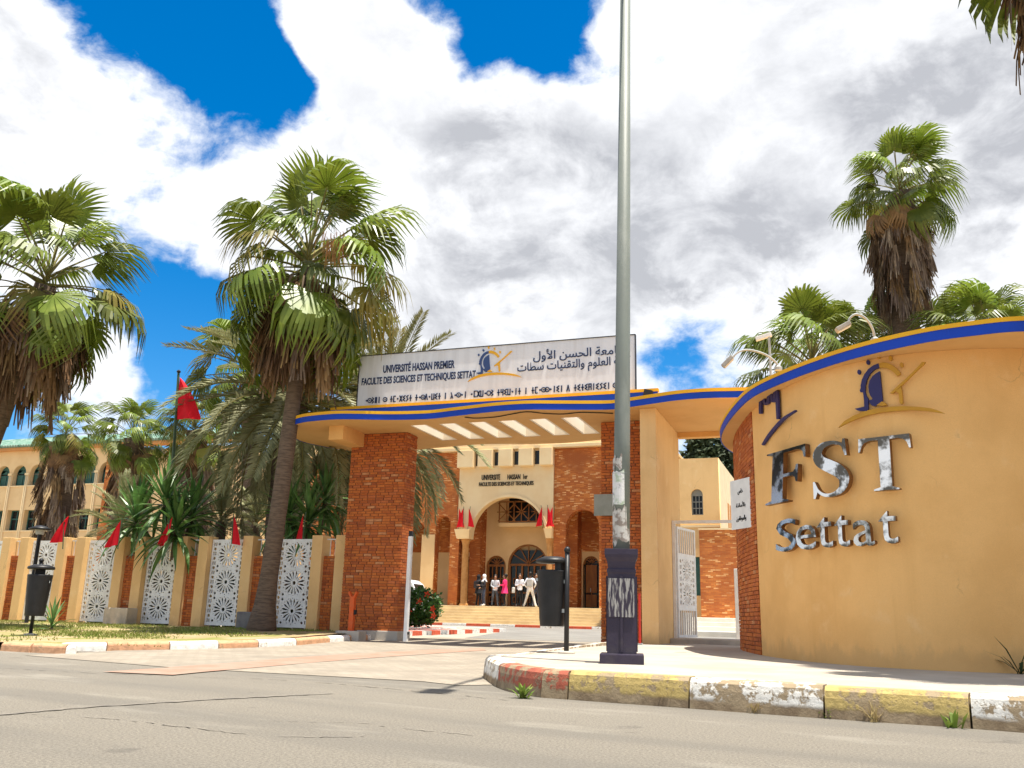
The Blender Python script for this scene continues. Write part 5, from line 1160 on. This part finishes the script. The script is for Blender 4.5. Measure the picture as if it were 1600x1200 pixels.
def door(x0, x1, zt_, parent, leaves):
    y = YP + .1; r = (x1 - x0) / 2; zs = zt_ - r
    d_ = thing('d', None, None); bpy.data.objects.remove(d_)
    dd = link('door', plate('door', [arch(x0 + .002, x1 - .002, LZ0, zt_ - .002), arch(x0 + .09, x1 - .09, zs + .1, zt_ - .09)] + [rect(x0 + .1 + k * (x1 - x0 - .2) / leaves + .05, x0 + .1 + (k + 1) * (x1 - x0 - .2) / leaves - .05, z0_, z1_) for k in range(leaves) for z0_, z1_ in ((LZ0 + .14, LZ0 + .8), (LZ0 + .9, zs - .02))], .1, WOOD), parent, loc=(0, y + .05, 0))
    boxo('glass', x0 + .05, x1 - .05, y + .11, y + .13, LZ0 + .05, zs + r * .72, GLASS, dd).location = (0, -y - .05, 0)
    mb = MB(); c = (x0 + x1) / 2
    for k in range(1, 6):
        a = pi * k / 6; mb.box(0, r * .92, -.025, .025, -.025, .025, M=Matrix.Translation((c, .0, zs + .1)) @ Matrix.Rotation(-a, 4, 'Y'))
    for k in range(leaves):
        xm = x0 + .1 + (k + .5) * (x1 - x0 - .2) / leaves
        mb.box(xm - .025, xm + .025, -.03, .02, LZ0 + .14, zs)
        for zc_ in (LZ0 + .46, LZ0 + 1.5):
            for u0, u1, v0, v1 in ((-.16, .16, .12, .16), (-.16, .16, -.16, -.12), (-.16, -.12, -.12, .12), (.12, .16, -.12, .12)): mb.box(xm + u0, xm + u1, -.045, .0, zc_ + v0, zc_ + v1)
    mb.build('glazing_bars', WOOD, dd); MB().box(c - .05, c - .02, -.1, -.05, LZ0 + .95, LZ0 + 1.15).build('handle', STEEL, dd)
for a_ in DRS: door(*a_[:3], mainb, a_[3])
# balcony over the doors
YQ = YP - .9; B0, B1 = ony(640 + 525 / 3.75, 800, YQ).x, ony(640 + 785 / 3.75, 800, YQ).x; BZ = ony(640 + 640 / 3.75, 680 + 512 / 3.75, YQ).z; BT = ony(640 + 640 / 3.75, 680 + 385 / 3.75, YQ).z
bal = boxo('balcony', B0, B1, YQ, YP - .003, BZ - .22, BZ, CREAM, mainb, .02)
mb = MB(); mb.box(B0, B1, YQ + .02, YQ + .07, BT - .07, BT).box(B0, B1, YQ + .02, YQ + .07, BZ + .03, BZ + .09)
pw_ = (B1 - B0) / 3
for k in range(4): mb.box(B0 + k * pw_ - .03, B0 + k * pw_ + .03, YQ + .02, YQ + .07, BZ, BT)
for k in range(3):
    c = Vector((B0 + (k + .5) * pw_, YQ + .045, (BZ + BT) / 2))
    for q in range(8): mb.box(-.025, .025, -.02, .02, 0, (BT - BZ) * (.48 if q % 2 == 0 else .6), M=Matrix.Translation(c) @ Matrix.Rotation(q * pi / 4, 4, 'Y'))
mb.build('railing', WOOD, bal)
boxo('upper_window', -18.0, -15.4, YP - .03, YP - .002, 5.8, 8.2, GLASS, mainb)
boxo('roof', -30, -8.3, YB + .2, 62, 9.9, 10.04, CREAM, mainb); boxo('back_volume', -30, -8.3, YP + .4, 62, .3, 9.3, CREAM, mainb)
# steps
STEP = mat('step_stone', (.66, .52, .30), (.58, .44, .25), 1.5, .85, .2, 40)
steps = thing('steps', None, None); tag(steps, kind='structure'); steps['label'] = 'broad pale stone steps up to the main doors'
ns = 7
for k in range(ns):
    z1_ = gz(44) + (LZ0 - gz(44)) * (k + 1) / ns; boxo('step', -24.5, -6.9, 42.75 + k * .31, 45.5 if k < ns - 1 else YP + .4, z1_ - (LZ0 - gz(44)) / ns - (.0 if k else .1), z1_, STEP, steps, .012)
fgr = 'red flags on the entrance arch'
for side, (cx, cz) in (('left', (-19.65, 5.46)), ('right', (-14.75, 5.46))):
    for k, (dx, yw) in enumerate(((-.34, .3), (.0, 0), (.36, -.3))):
        pos = ('left', 'middle', 'right')[k]
        t_ = thing('flag', f'red flag, {pos} one of the three on the {side} corbel of the arch', 'flag', (cx + dx * .8, YB - .32, cz), group=fgr)
        MB().tube([(0, 0, 0), (dx * .3, 0, 1.25)], .015, 6).build('staff', ST, t_); o = flag_cloth('cloth', .42, 1.0, 170 + k + (10 if side == 'right' else 0), t_); o.location = (dx * .05, -.02, .15); o.rotation_euler = (0, 0, 0 if (k + (side == 'left')) % 2 else pi)
# left building
YL = 48.0
lbld = thing('left_building', 'three-storey ochre building with arched upper windows and green tiled roof at far left', 'building')
def lp_(px, py): return ony(px, py, YL)
ez = lp_(100, 702).z
w0, w1 = lp_(26, 735), lp_(16, 758)
bay = lp_(40, 760).x - lp_(14, 760).x
bx0 = lp_(40.5, 760).x          # a pilaster line
upz0, upzt = lp_(30, 759).z, lp_(30, 727).z; loz0, loz1 = lp_(20, 829).z, lp_(20, 797).z
holes = []; wins = []
nb = range(-12, 6)
for k in nb:
    xa = bx0 + bay * k + .17; xb = bx0 + bay * (k + 1) - .17
    if xb > -44.2: continue
    holes += [arch(xa, xb, upz0, upzt), rect(xa + .05, xb - .05, loz0, loz1), rect(xa + .05, xb - .05, 1.2, 3.4)]; wins.append((xa, xb))
LX0, LX1 = bx0 + bay * -12.4, -44.0
wallp('facade', [rect(LX0, LX1, .2, ez)] + holes, YL, .45, CREAM, lbld)
TEAL = mat('teal_window_paint', (.03, .10, .085), (.04, .12, .1), 4, .5); CURT = mat('curtain', (.30, .29, .25), (.2, .19, .17), 3, .9)
for xa, xb in wins:
    for z0_, z1_, ar in ((upz0, upzt, 1), (loz0, loz1, 0), (1.2, 3.4, 0)):
        a_ = xa + .05 * (1 - ar); b_ = xb - .05 * (1 - ar); c = (a_ + b_) / 2
        inn = lambda x0, x1, z0, z1: rect(x0, x1, z0, z1)
        wn = link('window', plate('window', [arch(a_, b_, z0_, z1_, 10) if ar else rect(a_, b_, z0_, z1_), rect(a_ + .06, c - .03, z0_ + .06, z0_ + (z1_ - z0_) * .55), rect(c + .03, b_ - .06, z0_ + .06, z0_ + (z1_ - z0_) * .55), rect(a_ + .08, c - .03, z0_ + (z1_ - z0_) * .61, z1_ - (.30 if ar else .07)), rect(c + .03, b_ - .08, z0_ + (z1_ - z0_) * .61, z1_ - (.30 if ar else .07))], .06, TEAL), lbld, loc=(0, YL + .38, 0))
        MB().box(a_, b_, .04, .05, z0_, z1_ - (.18 if ar else 0)).build('pane', GLASS if random.random() < .6 else CURT, wn)
        boxo('sill', a_ - .08, b_ + .08, YL - .06, YL + .1, z0_ - .08, z0_, CREAM2, lbld)
for k in nb:
    x = bx0 + bay * k
    if x > -44.3: continue
    for dx in (-.07, .07): MB().tube([(x + dx, YL - .03, .2), (x + dx, YL - .03, upz0 + (upzt - upz0) * .5)], .055, 8).build('pilaster', CREAM2, lbld, smooth=True)
    boxo('capital', x - .17, x + .17, YL - .11, YL - .001, upz0 + (upzt - upz0) * .5, upz0 + (upzt - upz0) * .5 + .14, CREAM2, lbld)
boxo('brick_pilaster', -45.9, -44.0, YL - .12, YL - .003, .2, ez, BRICKW, lbld)
boxo('end_wall', -44.0, -36, YL + .3, YL + 12, .2, ez - .2, CREAM, lbld); boxo('body', LX0, -44.02, YL + .5, YL + 12, .2, ez - .1, CREAM, lbld)
boxo('cornice', LX0, -35.6, YL - .4, YL + .4, ez, ez + .25, mat('cornice_orange', (.55, .26, .09), (.5, .23, .08), 2, .9), lbld, .02)
GT = [mat('green_tile', (.08, .17, .12), (.22, .30, .24), 3, .5, lo=.5, hi=.7), mat('green_tile_pale', (.22, .30, .24), (.1, .2, .14), 3, .5)]
rf = MB().add([(LX0, YL - .5, ez + .25), (-35.4, YL - .5, ez + .25), (-35.4, YL + 2.4, ez + 1.35), (LX0, YL + 2.4, ez + 1.35)], [(0, 1, 2, 3)]).build('roof', GT[0], lbld)
tm = [MB().tube([(0, 0, 0), (0, 2.85, 1.085)], .11, 6).mesh('tile_row', g_) for g_ in GT]
x = LX0 + .1; nt = 0
while x < -35.5 and nt < 290: link('tile_row', random.choice(tm), rf, loc=(x, YL - .5, ez + .27)); x += .24 if LX0 < x else .24; nt += 1
# small right building with arched window, brick wall, terrace
YR = 42.0
rb = thing('side_building', 'small pale ochre building with one arched window seen through the side gate', 'building')
a, b = ony(1062, 716, YR), ony(1122, 716, YR); WT = (a.z + b.z) / 2
wx0, wx1 = ony(1080, 790, YR).x, ony(1098.5, 790, YR).x; wz0, wz1 = ony(1090, 804.5, YR).z, ony(1090, 764, YR).z
lx0 = ony(1083, 880, YR).x
wallp('front_wall', [rect(-9.5, b.x, .3, WT), arch(wx0, wx1, wz0, wz1), rect(-6.75, -5.95, 1.9, 3.6)], YR, .35, OCHRE2, rb)
boxo('side_wall', b.x - .3, b.x, YR + .351, YR + 9, .3, WT, mat('pale_side_plaster', (.74, .58, .38), (.68, .52, .33), 2, .9, .2, 60), rb); boxo('roof', -9.5, b.x - .301, YR + .36, YR + 9, WT - .4, WT - .2, CREAM, rb)
for y in (YR + 3.2, YR + 4.1): MB().box(b.x + .001, b.x + .02, y, y + .5, 4.9, 6.4).build('side_niche', mat('niche_orange', (.5, .22, .06), rough=.9), rb)
wn = link('window', plate('window', [arch(wx0, wx1, wz0, wz1, 10)] + [rect(wx0 + .04 + (wx1 - wx0 - .08) * i / 3 + .015, wx0 + .04 + (wx1 - wx0 - .08) * (i + 1) / 3 - .015, wz0 + .05 + j * .29, wz0 + .05 + j * .29 + .25) for i in range(3) for j in range(3)], .05, mat('window_grey', (.25, .26, .24), rough=.6)), rb, loc=(0, YR + .2, 0))
MB().box(wx0, wx1, .03, .04, wz0, wz1 - .3).build('pane', GLASS, wn); boxo('window', -6.75, -5.95, YR + .15, YR + .2, 1.9, 3.6, TEAL, rb)
boxo('string_course', -9.5, b.x + .01, YR - .05, YR - .002, ony(1090, 822, YR).z - .06, ony(1090, 822, YR).z + .04, CREAM2, rb)
c0, c1 = ony(1092, 828, 41), ony(1152, 828, 41)
gwl = thing('garden_wall', 'orange brick garden wall in front of the small building', 'wall', (0, 0, 0)); boxo('brick_body', c0.x, c1.x + 2.5, 41, 41.3, .3, c0.z, BRICKW, gwl); boxo('coping', c0.x - .03, c1.x + 2.53, 40.97, 41.33, c0.z, c0.z + .07, CREAM2, gwl)
tz = ony(1110, 966, 40.8).z
ter = thing('terrace', None, None); tag(ter, 'white raised terrace with low steps beyond the side gate', kind='structure')
WST = mat('white_stone_paving', (.72, .68, .60), (.64, .6, .52), 2, .9, .2, 50)
for k in range(4): boxo('step', -6.2 + .0 * k, .5, 33.5 + k * 1.2, 40.99, gz(38) + (tz - gz(38)) * k / 4 - (.0 if k else .1), gz(38) + (tz - gz(38)) * (k + 1) / 4, WST, ter, .02)
mb = MB(); pts = [(-6.6, 40.5), (-6.7, 38), (-6.5, 35.5), (-5.9, 33.6), (-5.0, 32.4)]; band('low_wall', pts, gz(38), tz + .12, -.12, .12, WST, ter)
q = dep(1152, 940, 21.5); wp = thing('gate_post', 'short white post beside the brick wall end inside the side gate', 'post', (q.x, q.y, gz(q.y))); MB().box(-.05, .05, -.05, .05, 0, dep(1151, 888, 21.5).z - gz(q.y)).build('shaft', WHITE, wp, bevel=.008); MB().box(-.09, .09, -.09, .09, 0, .03).build('base_plate', STEEL, wp)

# striped island kerb inside the gate and the kerb before the steps
isl = thing('island_kerb', None, None); isl['kind'] = 'structure'; tag(isl, 'red and white striped kerb of the traffic island inside the gate')
A0, A1 = ong(628, 994), ong(786, 988.5)
A0 = onz(628, 994, gz(24)); A1 = onz(790, 989, gz(28)); A1 = Vector((A1.x, A1.y, 0)); dvv = (A1 - A0).xy
Nk = 13; nrm = Vector((-dvv.y, dvv.x)).normalized()
for k in range(Nk):
    f0, f1 = k / Nk, (k + 1) / Nk; a = A0.xy + dvv * f0; b = A0.xy + dvv * f1; g_ = gz((a.y + b.y) / 2); a2, b2 = a + nrm * 3, b + nrm * 3; h = .13
    vs = [(a.x, a.y, g_ - .02), (b.x, b.y, g_ - .02), (b2.x, b2.y, g_ - .02), (a2.x, a2.y, g_ - .02), (a.x, a.y, g_ + h), (b.x, b.y, g_ + h), (b2.x, b2.y, g_ + h + .03), (a2.x, a2.y, g_ + h + .03)]
    MB().add(vs, [(0, 1, 5, 4), (1, 2, 6, 5), (2, 3, 7, 6), (3, 0, 4, 7), (4, 5, 6, 7), (0, 3, 2, 1)]).build('kerb_block', K['w'] if k % 2 == 0 else K['r'], isl)
sk = thing('step_kerb', None, None); tag(sk, 'red and white kerb along the road before the steps', kind='structure')
for k in range(12): boxo('kerb_block', -21 + k * 1.25, -19.76 + k * 1.25, 42.25, 42.5, gz(42) - .02, gz(42) + .12, K['r'] if k % 2 else K['w'], sk, .015)

# van beside the steps, mostly behind the pier
vq = dep(655, 960, 37.5); van = thing('van', 'white and green van parked behind the brick gate pier', 'van', (vq.x, vq.y, gz(vq.y)), radians(8))
VG = mat('van_green', (.02, .30, .20), rough=.35); VW = mat('van_white', (.74, .75, .74), rough=.3)
prof = [(-4.2, .35), (-.12, .35), (-.02, .55), (-.0, 1.0), (-.1, 1.25), (-.38, 1.78), (-.6, 1.93), (-4.0, 1.93), (-4.18, 1.8), (-4.24, 1.1)]
link('body', plate('body', [prof], 1.62, VW), van, loc=(0, .81, 0))
boxo('stripe', -4.15, -.85, -.012, -.0, .45, 1.12, VG, van)
link('window', plate('window', [[(-.62, 1.08), (-.17, 1.08), (-.42, 1.68), (-.62, 1.72)]], .02, GLASS), van, loc=(0, -.008, 0))
for x0 in (-3.9, -2.3): link('window', plate('window', [rect(x0, x0 + 1.35, 1.15, 1.72)], .02, GLASS), van, loc=(0, -.008, 0))
link('windscreen', MB().add([(-.09, .1, 1.27), (-.09, 1.52, 1.27), (-.365, 1.48, 1.76), (-.365, .14, 1.76)], [(0, 1, 2, 3)]).mesh('windscreen', GLASS), van, loc=(.012, 0, .004))
for x in (-.75, -3.4):
    for y in (.02, 1.42):
        wh = MB().tube([(x, y, .31), (x, y + .18, .31)], .31, 18).build('wheel', DARK, van); MB().tube([(x, y - .01, .31), (x, y + .02, .31)], .18, 12).build('rim', STEEL, wh)
for y in (.08, 1.3): boxo('headlight', -.03, .012, y, y + .24, .72, .92, mat('headlamp', (.7, .7, .66), rough=.15), van)
boxo('mirror', -.5, -.42, -.16, -.02, 1.1, 1.28, DARK, van); boxo('bumper', -.1, .06, .02, 1.6, .34, .52, DARK, van)

# ================================================================== PEOPLE
SKIN = mat('skin', (.36, .19, .115), rough=.6); BLK = mat('black_cloth', (.012, .012, .014), rough=.85); HAIR = mat('hair', (.012, .008, .006), rough=.5)
def person(label, loc, yaw, h, top, trou, shoe, armsL, armsR, stance=(.10, .0), coat=0, hijab=None, pack=None, bag=None, lean=0):
    """one skinned body; material per face by nearest bone"""
    V = {}; Eg = []
    def v(n, p, r): V[n] = (Vector(p), r)
    v('pelvis', (0, 0, .93), (.155, .11)); v('waist', (0, 0, 1.08), (.135, .10)); v('chest', (0, -.01 - lean * .4, 1.30), (.165, .115)); v('neckb', (0, -lean * .6, 1.43), (.075, .07)); v('neck', (0, -.015 - lean, 1.49), (.052, .055)); v('jaw', (0, -.03 - lean, 1.555), (.066, .082)); v('head', (0, -.015 - lean, 1.635), (.078, .098)); v('crown', (0, -.005 - lean, 1.70), (.052, .065))
    E_ = [('pelvis', 'waist', 1), ('waist', 'chest', 0), ('chest', 'neckb', 0), ('neckb', 'neck', 3), ('neck', 'jaw', 3), ('jaw', 'head', 3), ('head', 'crown', 3)]
    E_[0] = ('pelvis', 'waist', 0)
    for s, n, (elb, wr) in ((1, 'L', armsL), (-1, 'R', armsR)):
        v('sh' + n, (s * .175, -lean * .5, 1.395), (.062, .062)); v('el' + n, (s * elb[0], elb[1], elb[2]), (.046, .046)); v('wr' + n, (s * wr[0], wr[1], wr[2]), (.031, .031))
        d = (Vector((s * wr[0], wr[1], wr[2])) - Vector((s * elb[0], elb[1], elb[2]))).normalized(); w_ = Vector((s * wr[0], wr[1], wr[2])); sd_ = d.cross(Vector((0, 0, 1)) if abs(d.z) < .8 else Vector((0, 1, 0))).normalized()
        v('pa' + n, w_ + d * .065, (.036, .026)); E_ += [('chest', 'sh' + n, 0), ('sh' + n, 'el' + n, 0), ('el' + n, 'wr' + n, 0), ('wr' + n, 'pa' + n, 3)]
        for k, (o_, L_) in enumerate(((-.028, .07), (-.010, .08), (.010, .076), (.027, .06))):
            v(f'f{k}{n}', w_ + d * (.10 + L_ * .5) + sd_ * o_, (.010, .010)); v(f'g{k}{n}', w_ + d * (.095 + L_) + sd_ * o_ + Vector((0, -.012, -.008)), (.008, .008)); E_ += [('pa' + n, f'f{k}{n}', 3), (f'f{k}{n}', f'g{k}{n}', 3)]
        v('th' + n, w_ + d * .07 - sd_ * .055, (.011, .011)); E_.append(('wr' + n, 'th' + n, 3))
        hx, ky = stance; v('hip' + n, (s * .085, 0, .87), (.098, .10)); v('kn' + n, (s * (.09 + hx * .35), -.03 - ky, .49), (.064, .068)); v('an' + n, (s * (.085 + hx * .8), .02, .09), (.042, .046)); v('to' + n, (s * (.10 + hx * .95), -.15, .035), (.042, .03)); v('he' + n, (s * (.085 + hx * .8), .055, .04), (.036, .036))
        E_ += [('pelvis', 'hip' + n, 1), ('hip' + n, 'kn' + n, 1), ('kn' + n, 'an' + n, 1), ('an' + n, 'to' + n, 2), ('an' + n, 'he' + n, 2)]
    names = list(V); ix = {n: i for i, n in enumerate(names)}
    me = bpy.data.meshes.new('body'); me.from_pydata([V[n][0] for n in names], [(ix[a], ix[b]) for a, b, _ in E_], []); o = bpy.data.objects.new('body', me); COL.objects.link(o)
    sk_ = o.modifiers.new('skin', 'SKIN'); ss_ = o.modifiers.new('sub', 'SUBSURF'); ss_.levels = 1; ss_.render_levels = 1
    for i, n in enumerate(names): me.skin_vertices[0].data[i].radius = V[n][1]; me.skin_vertices[0].data[i].use_root = (n == 'pelvis')
    dg = bpy.context.evaluated_depsgraph_get(); dg.update(); m2 = bpy.data.meshes.new_from_object(o.evaluated_get(dg)); bpy.data.objects.remove(o)
    m2.materials.clear()
    for M in (top, trou, shoe, SKIN): m2.materials.append(M)
    segs = [(V[a][0], V[b][0], c) for a, b, c in E_]
    for p in m2.polygons:
        c = p.center; best = (9, 0)
        for a, b, mi in segs:
            ab = b - a; t_ = max(0, min(1, (c - a).dot(ab) / ab.length_squared)); dd_ = (c - a - ab * t_).length
            if dd_ < best[0]: best = (dd_, mi)
        p.material_index = best[1] if not (best[1] == 1 and c.z > .86 + .03) else 0; p.use_smooth = True
    sc_ = h / 1.76; root = thing('person', label, 'person', loc, yaw, 'people at the top of the steps'); root.scale = (sc_,) * 3
    link('body', m2, root)
    hd_ = MB(); z0 = 1.64
    if hijab:
        hd_.lathe([(.19, 1.33), (.15, 1.40), (.10, 1.47), (.098, 1.56), (.112, 1.64), (.098, 1.71), (.06, 1.755), (.01, 1.77)], 16, (0, .022 - lean, 0)).build('headscarf', hijab, root, smooth=True)
    else:
        hd_.lathe([(.06, 1.53), (.093, 1.60), (.103, 1.66), (.09, 1.725), (.05, 1.76), (.005, 1.77)], 16, (0, .03 - lean, 0)).build('hair', HAIR, root, smooth=True)
    MB().lathe([(.002, 0), (.016, .005), (.012, .03), (.004, .045)], 6, (0, -.118 - lean, 1.575)).build('nose', SKIN, root, smooth=True)
    for s in (-1, 1):
        MB().lathe([(.002, 0), (.011, .006), (.002, .012)], 6, (s * .03, -.105 - lean, 1.622)).build('eye', HAIR, root)
        if not hijab: MB().lathe([(.004, 0), (.016, .025), (.006, .055)], 6, (s * .082, .0 - lean, 1.58)).build('ear', SKIN, root, smooth=True)
    if coat:
        MB().lathe([(.275, .70), (.26, .72), (.20, .98), (.165, 1.10), (.185, 1.28), (.15, 1.40), (.07, 1.455)], 18).build('coat', top, root, smooth=True)
        for ob_ in root.children:
            if ob_.name.startswith('coat'): ob_.scale = (1, .74, 1)
    if pack:
        MB().box(-.15, .15, .11, .27, .98, 1.40).build('backpack', pack, root, bevel=.05)
        for s in (-1, 1): MB().tube([(s * .1, .13, 1.38), (s * .11, .02, 1.455), (s * .115, -.115, 1.36), (s * .12, -.09, 1.12)], .018, 6).build('strap', pack, root)
    if bag: MB().box(*bag).build('bag', mat('tote_bag', (.68, .68, .64), (.5, .5, .48), 5, .8), root, bevel=.03)
    return root
DOWN = ((.235, .02, 1.13), (.24, -.05, .88)); FOLD = ((.235, -.02, 1.13), (.06, -.19, 1.02)); READ = ((.23, -.02, 1.12), (.08, -.27, 1.14)); HIPS = ((.30, .06, 1.13), (.20, -.06, .98))
GREYT = mat('grey_white_top', (.55, .56, .58), (.4, .41, .44), 3, .8); JEAN = mat('dark_jeans', (.035, .042, .07), (.06, .07, .1), 8, .85); GJEAN = mat('grey_jeans', (.10, .11, .13), (.06, .07, .085), 8, .85)
PINK = mat('pink_coat', (.80, .03, .16), (.70, .025, .13), 5, .75); WSH = mat('white_shirt', (.76, .76, .80), (.66, .67, .72), 3, .8); WTR = mat('white_trousers', (.72, .68, .62), (.64, .60, .55), 3, .8); SHOE = mat('dark_shoe', (.02, .02, .02), rough=.5); WSHOE = mat('white_shoe', (.7, .68, .62), rough=.6); PURPT = mat('dark_top', (.03, .028, .035), rough=.8)
zL = LZ0
def pxp(px, y=45.5): return (ony(px, 947, y).x, y, zL)
person('person in black coat and black headscarf with backpack on the steps, facing away', pxp(747, 45.6), pi - .5, 1.62, BLK, BLK, SHOE, DOWN, FOLD, coat=.5, hijab=BLK, pack=mat('black_pack', (.02, .016, .02), rough=.6))
person('person in white headscarf and jeans holding something at chest height', pxp(755, 45.2), -.9, 1.62, PURPT, JEAN, WSHOE, READ, FOLD, hijab=mat('white_scarf', (.75, .74, .74), rough=.8))
person('person in grey and white top with hands clasped on the steps', pxp(773, 45.3), .35, 1.62, GREYT, GJEAN, SHOE, FOLD, FOLD)
person('person in bright pink coat on the steps', pxp(788, 45.3), -1.2, 1.66, PINK, BLK, SHOE, READ, READ, coat=1)
person('person in open white shirt looking down at a phone, white bag at the side', pxp(811.5, 45.3), .4, 1.68, WSH, BLK, SHOE, READ, READ, lean=.05, bag=(-.42, -.26, -.1, .06, .72, 1.02))
person('person in white top and white trousers seen from behind with a pale backpack', pxp(828, 44.9), pi + .12, 1.74, WSH, WTR, WSHOE, HIPS, HIPS, stance=(.26, 0), pack=mat('pale_pack', (.5, .48, .44), (.42, .4, .37), 5, .7))
person('person in dark clothes half hidden behind the person in white', pxp(837, 45.9), .6, 1.72, PURPT, JEAN, SHOE, DOWN, DOWN)
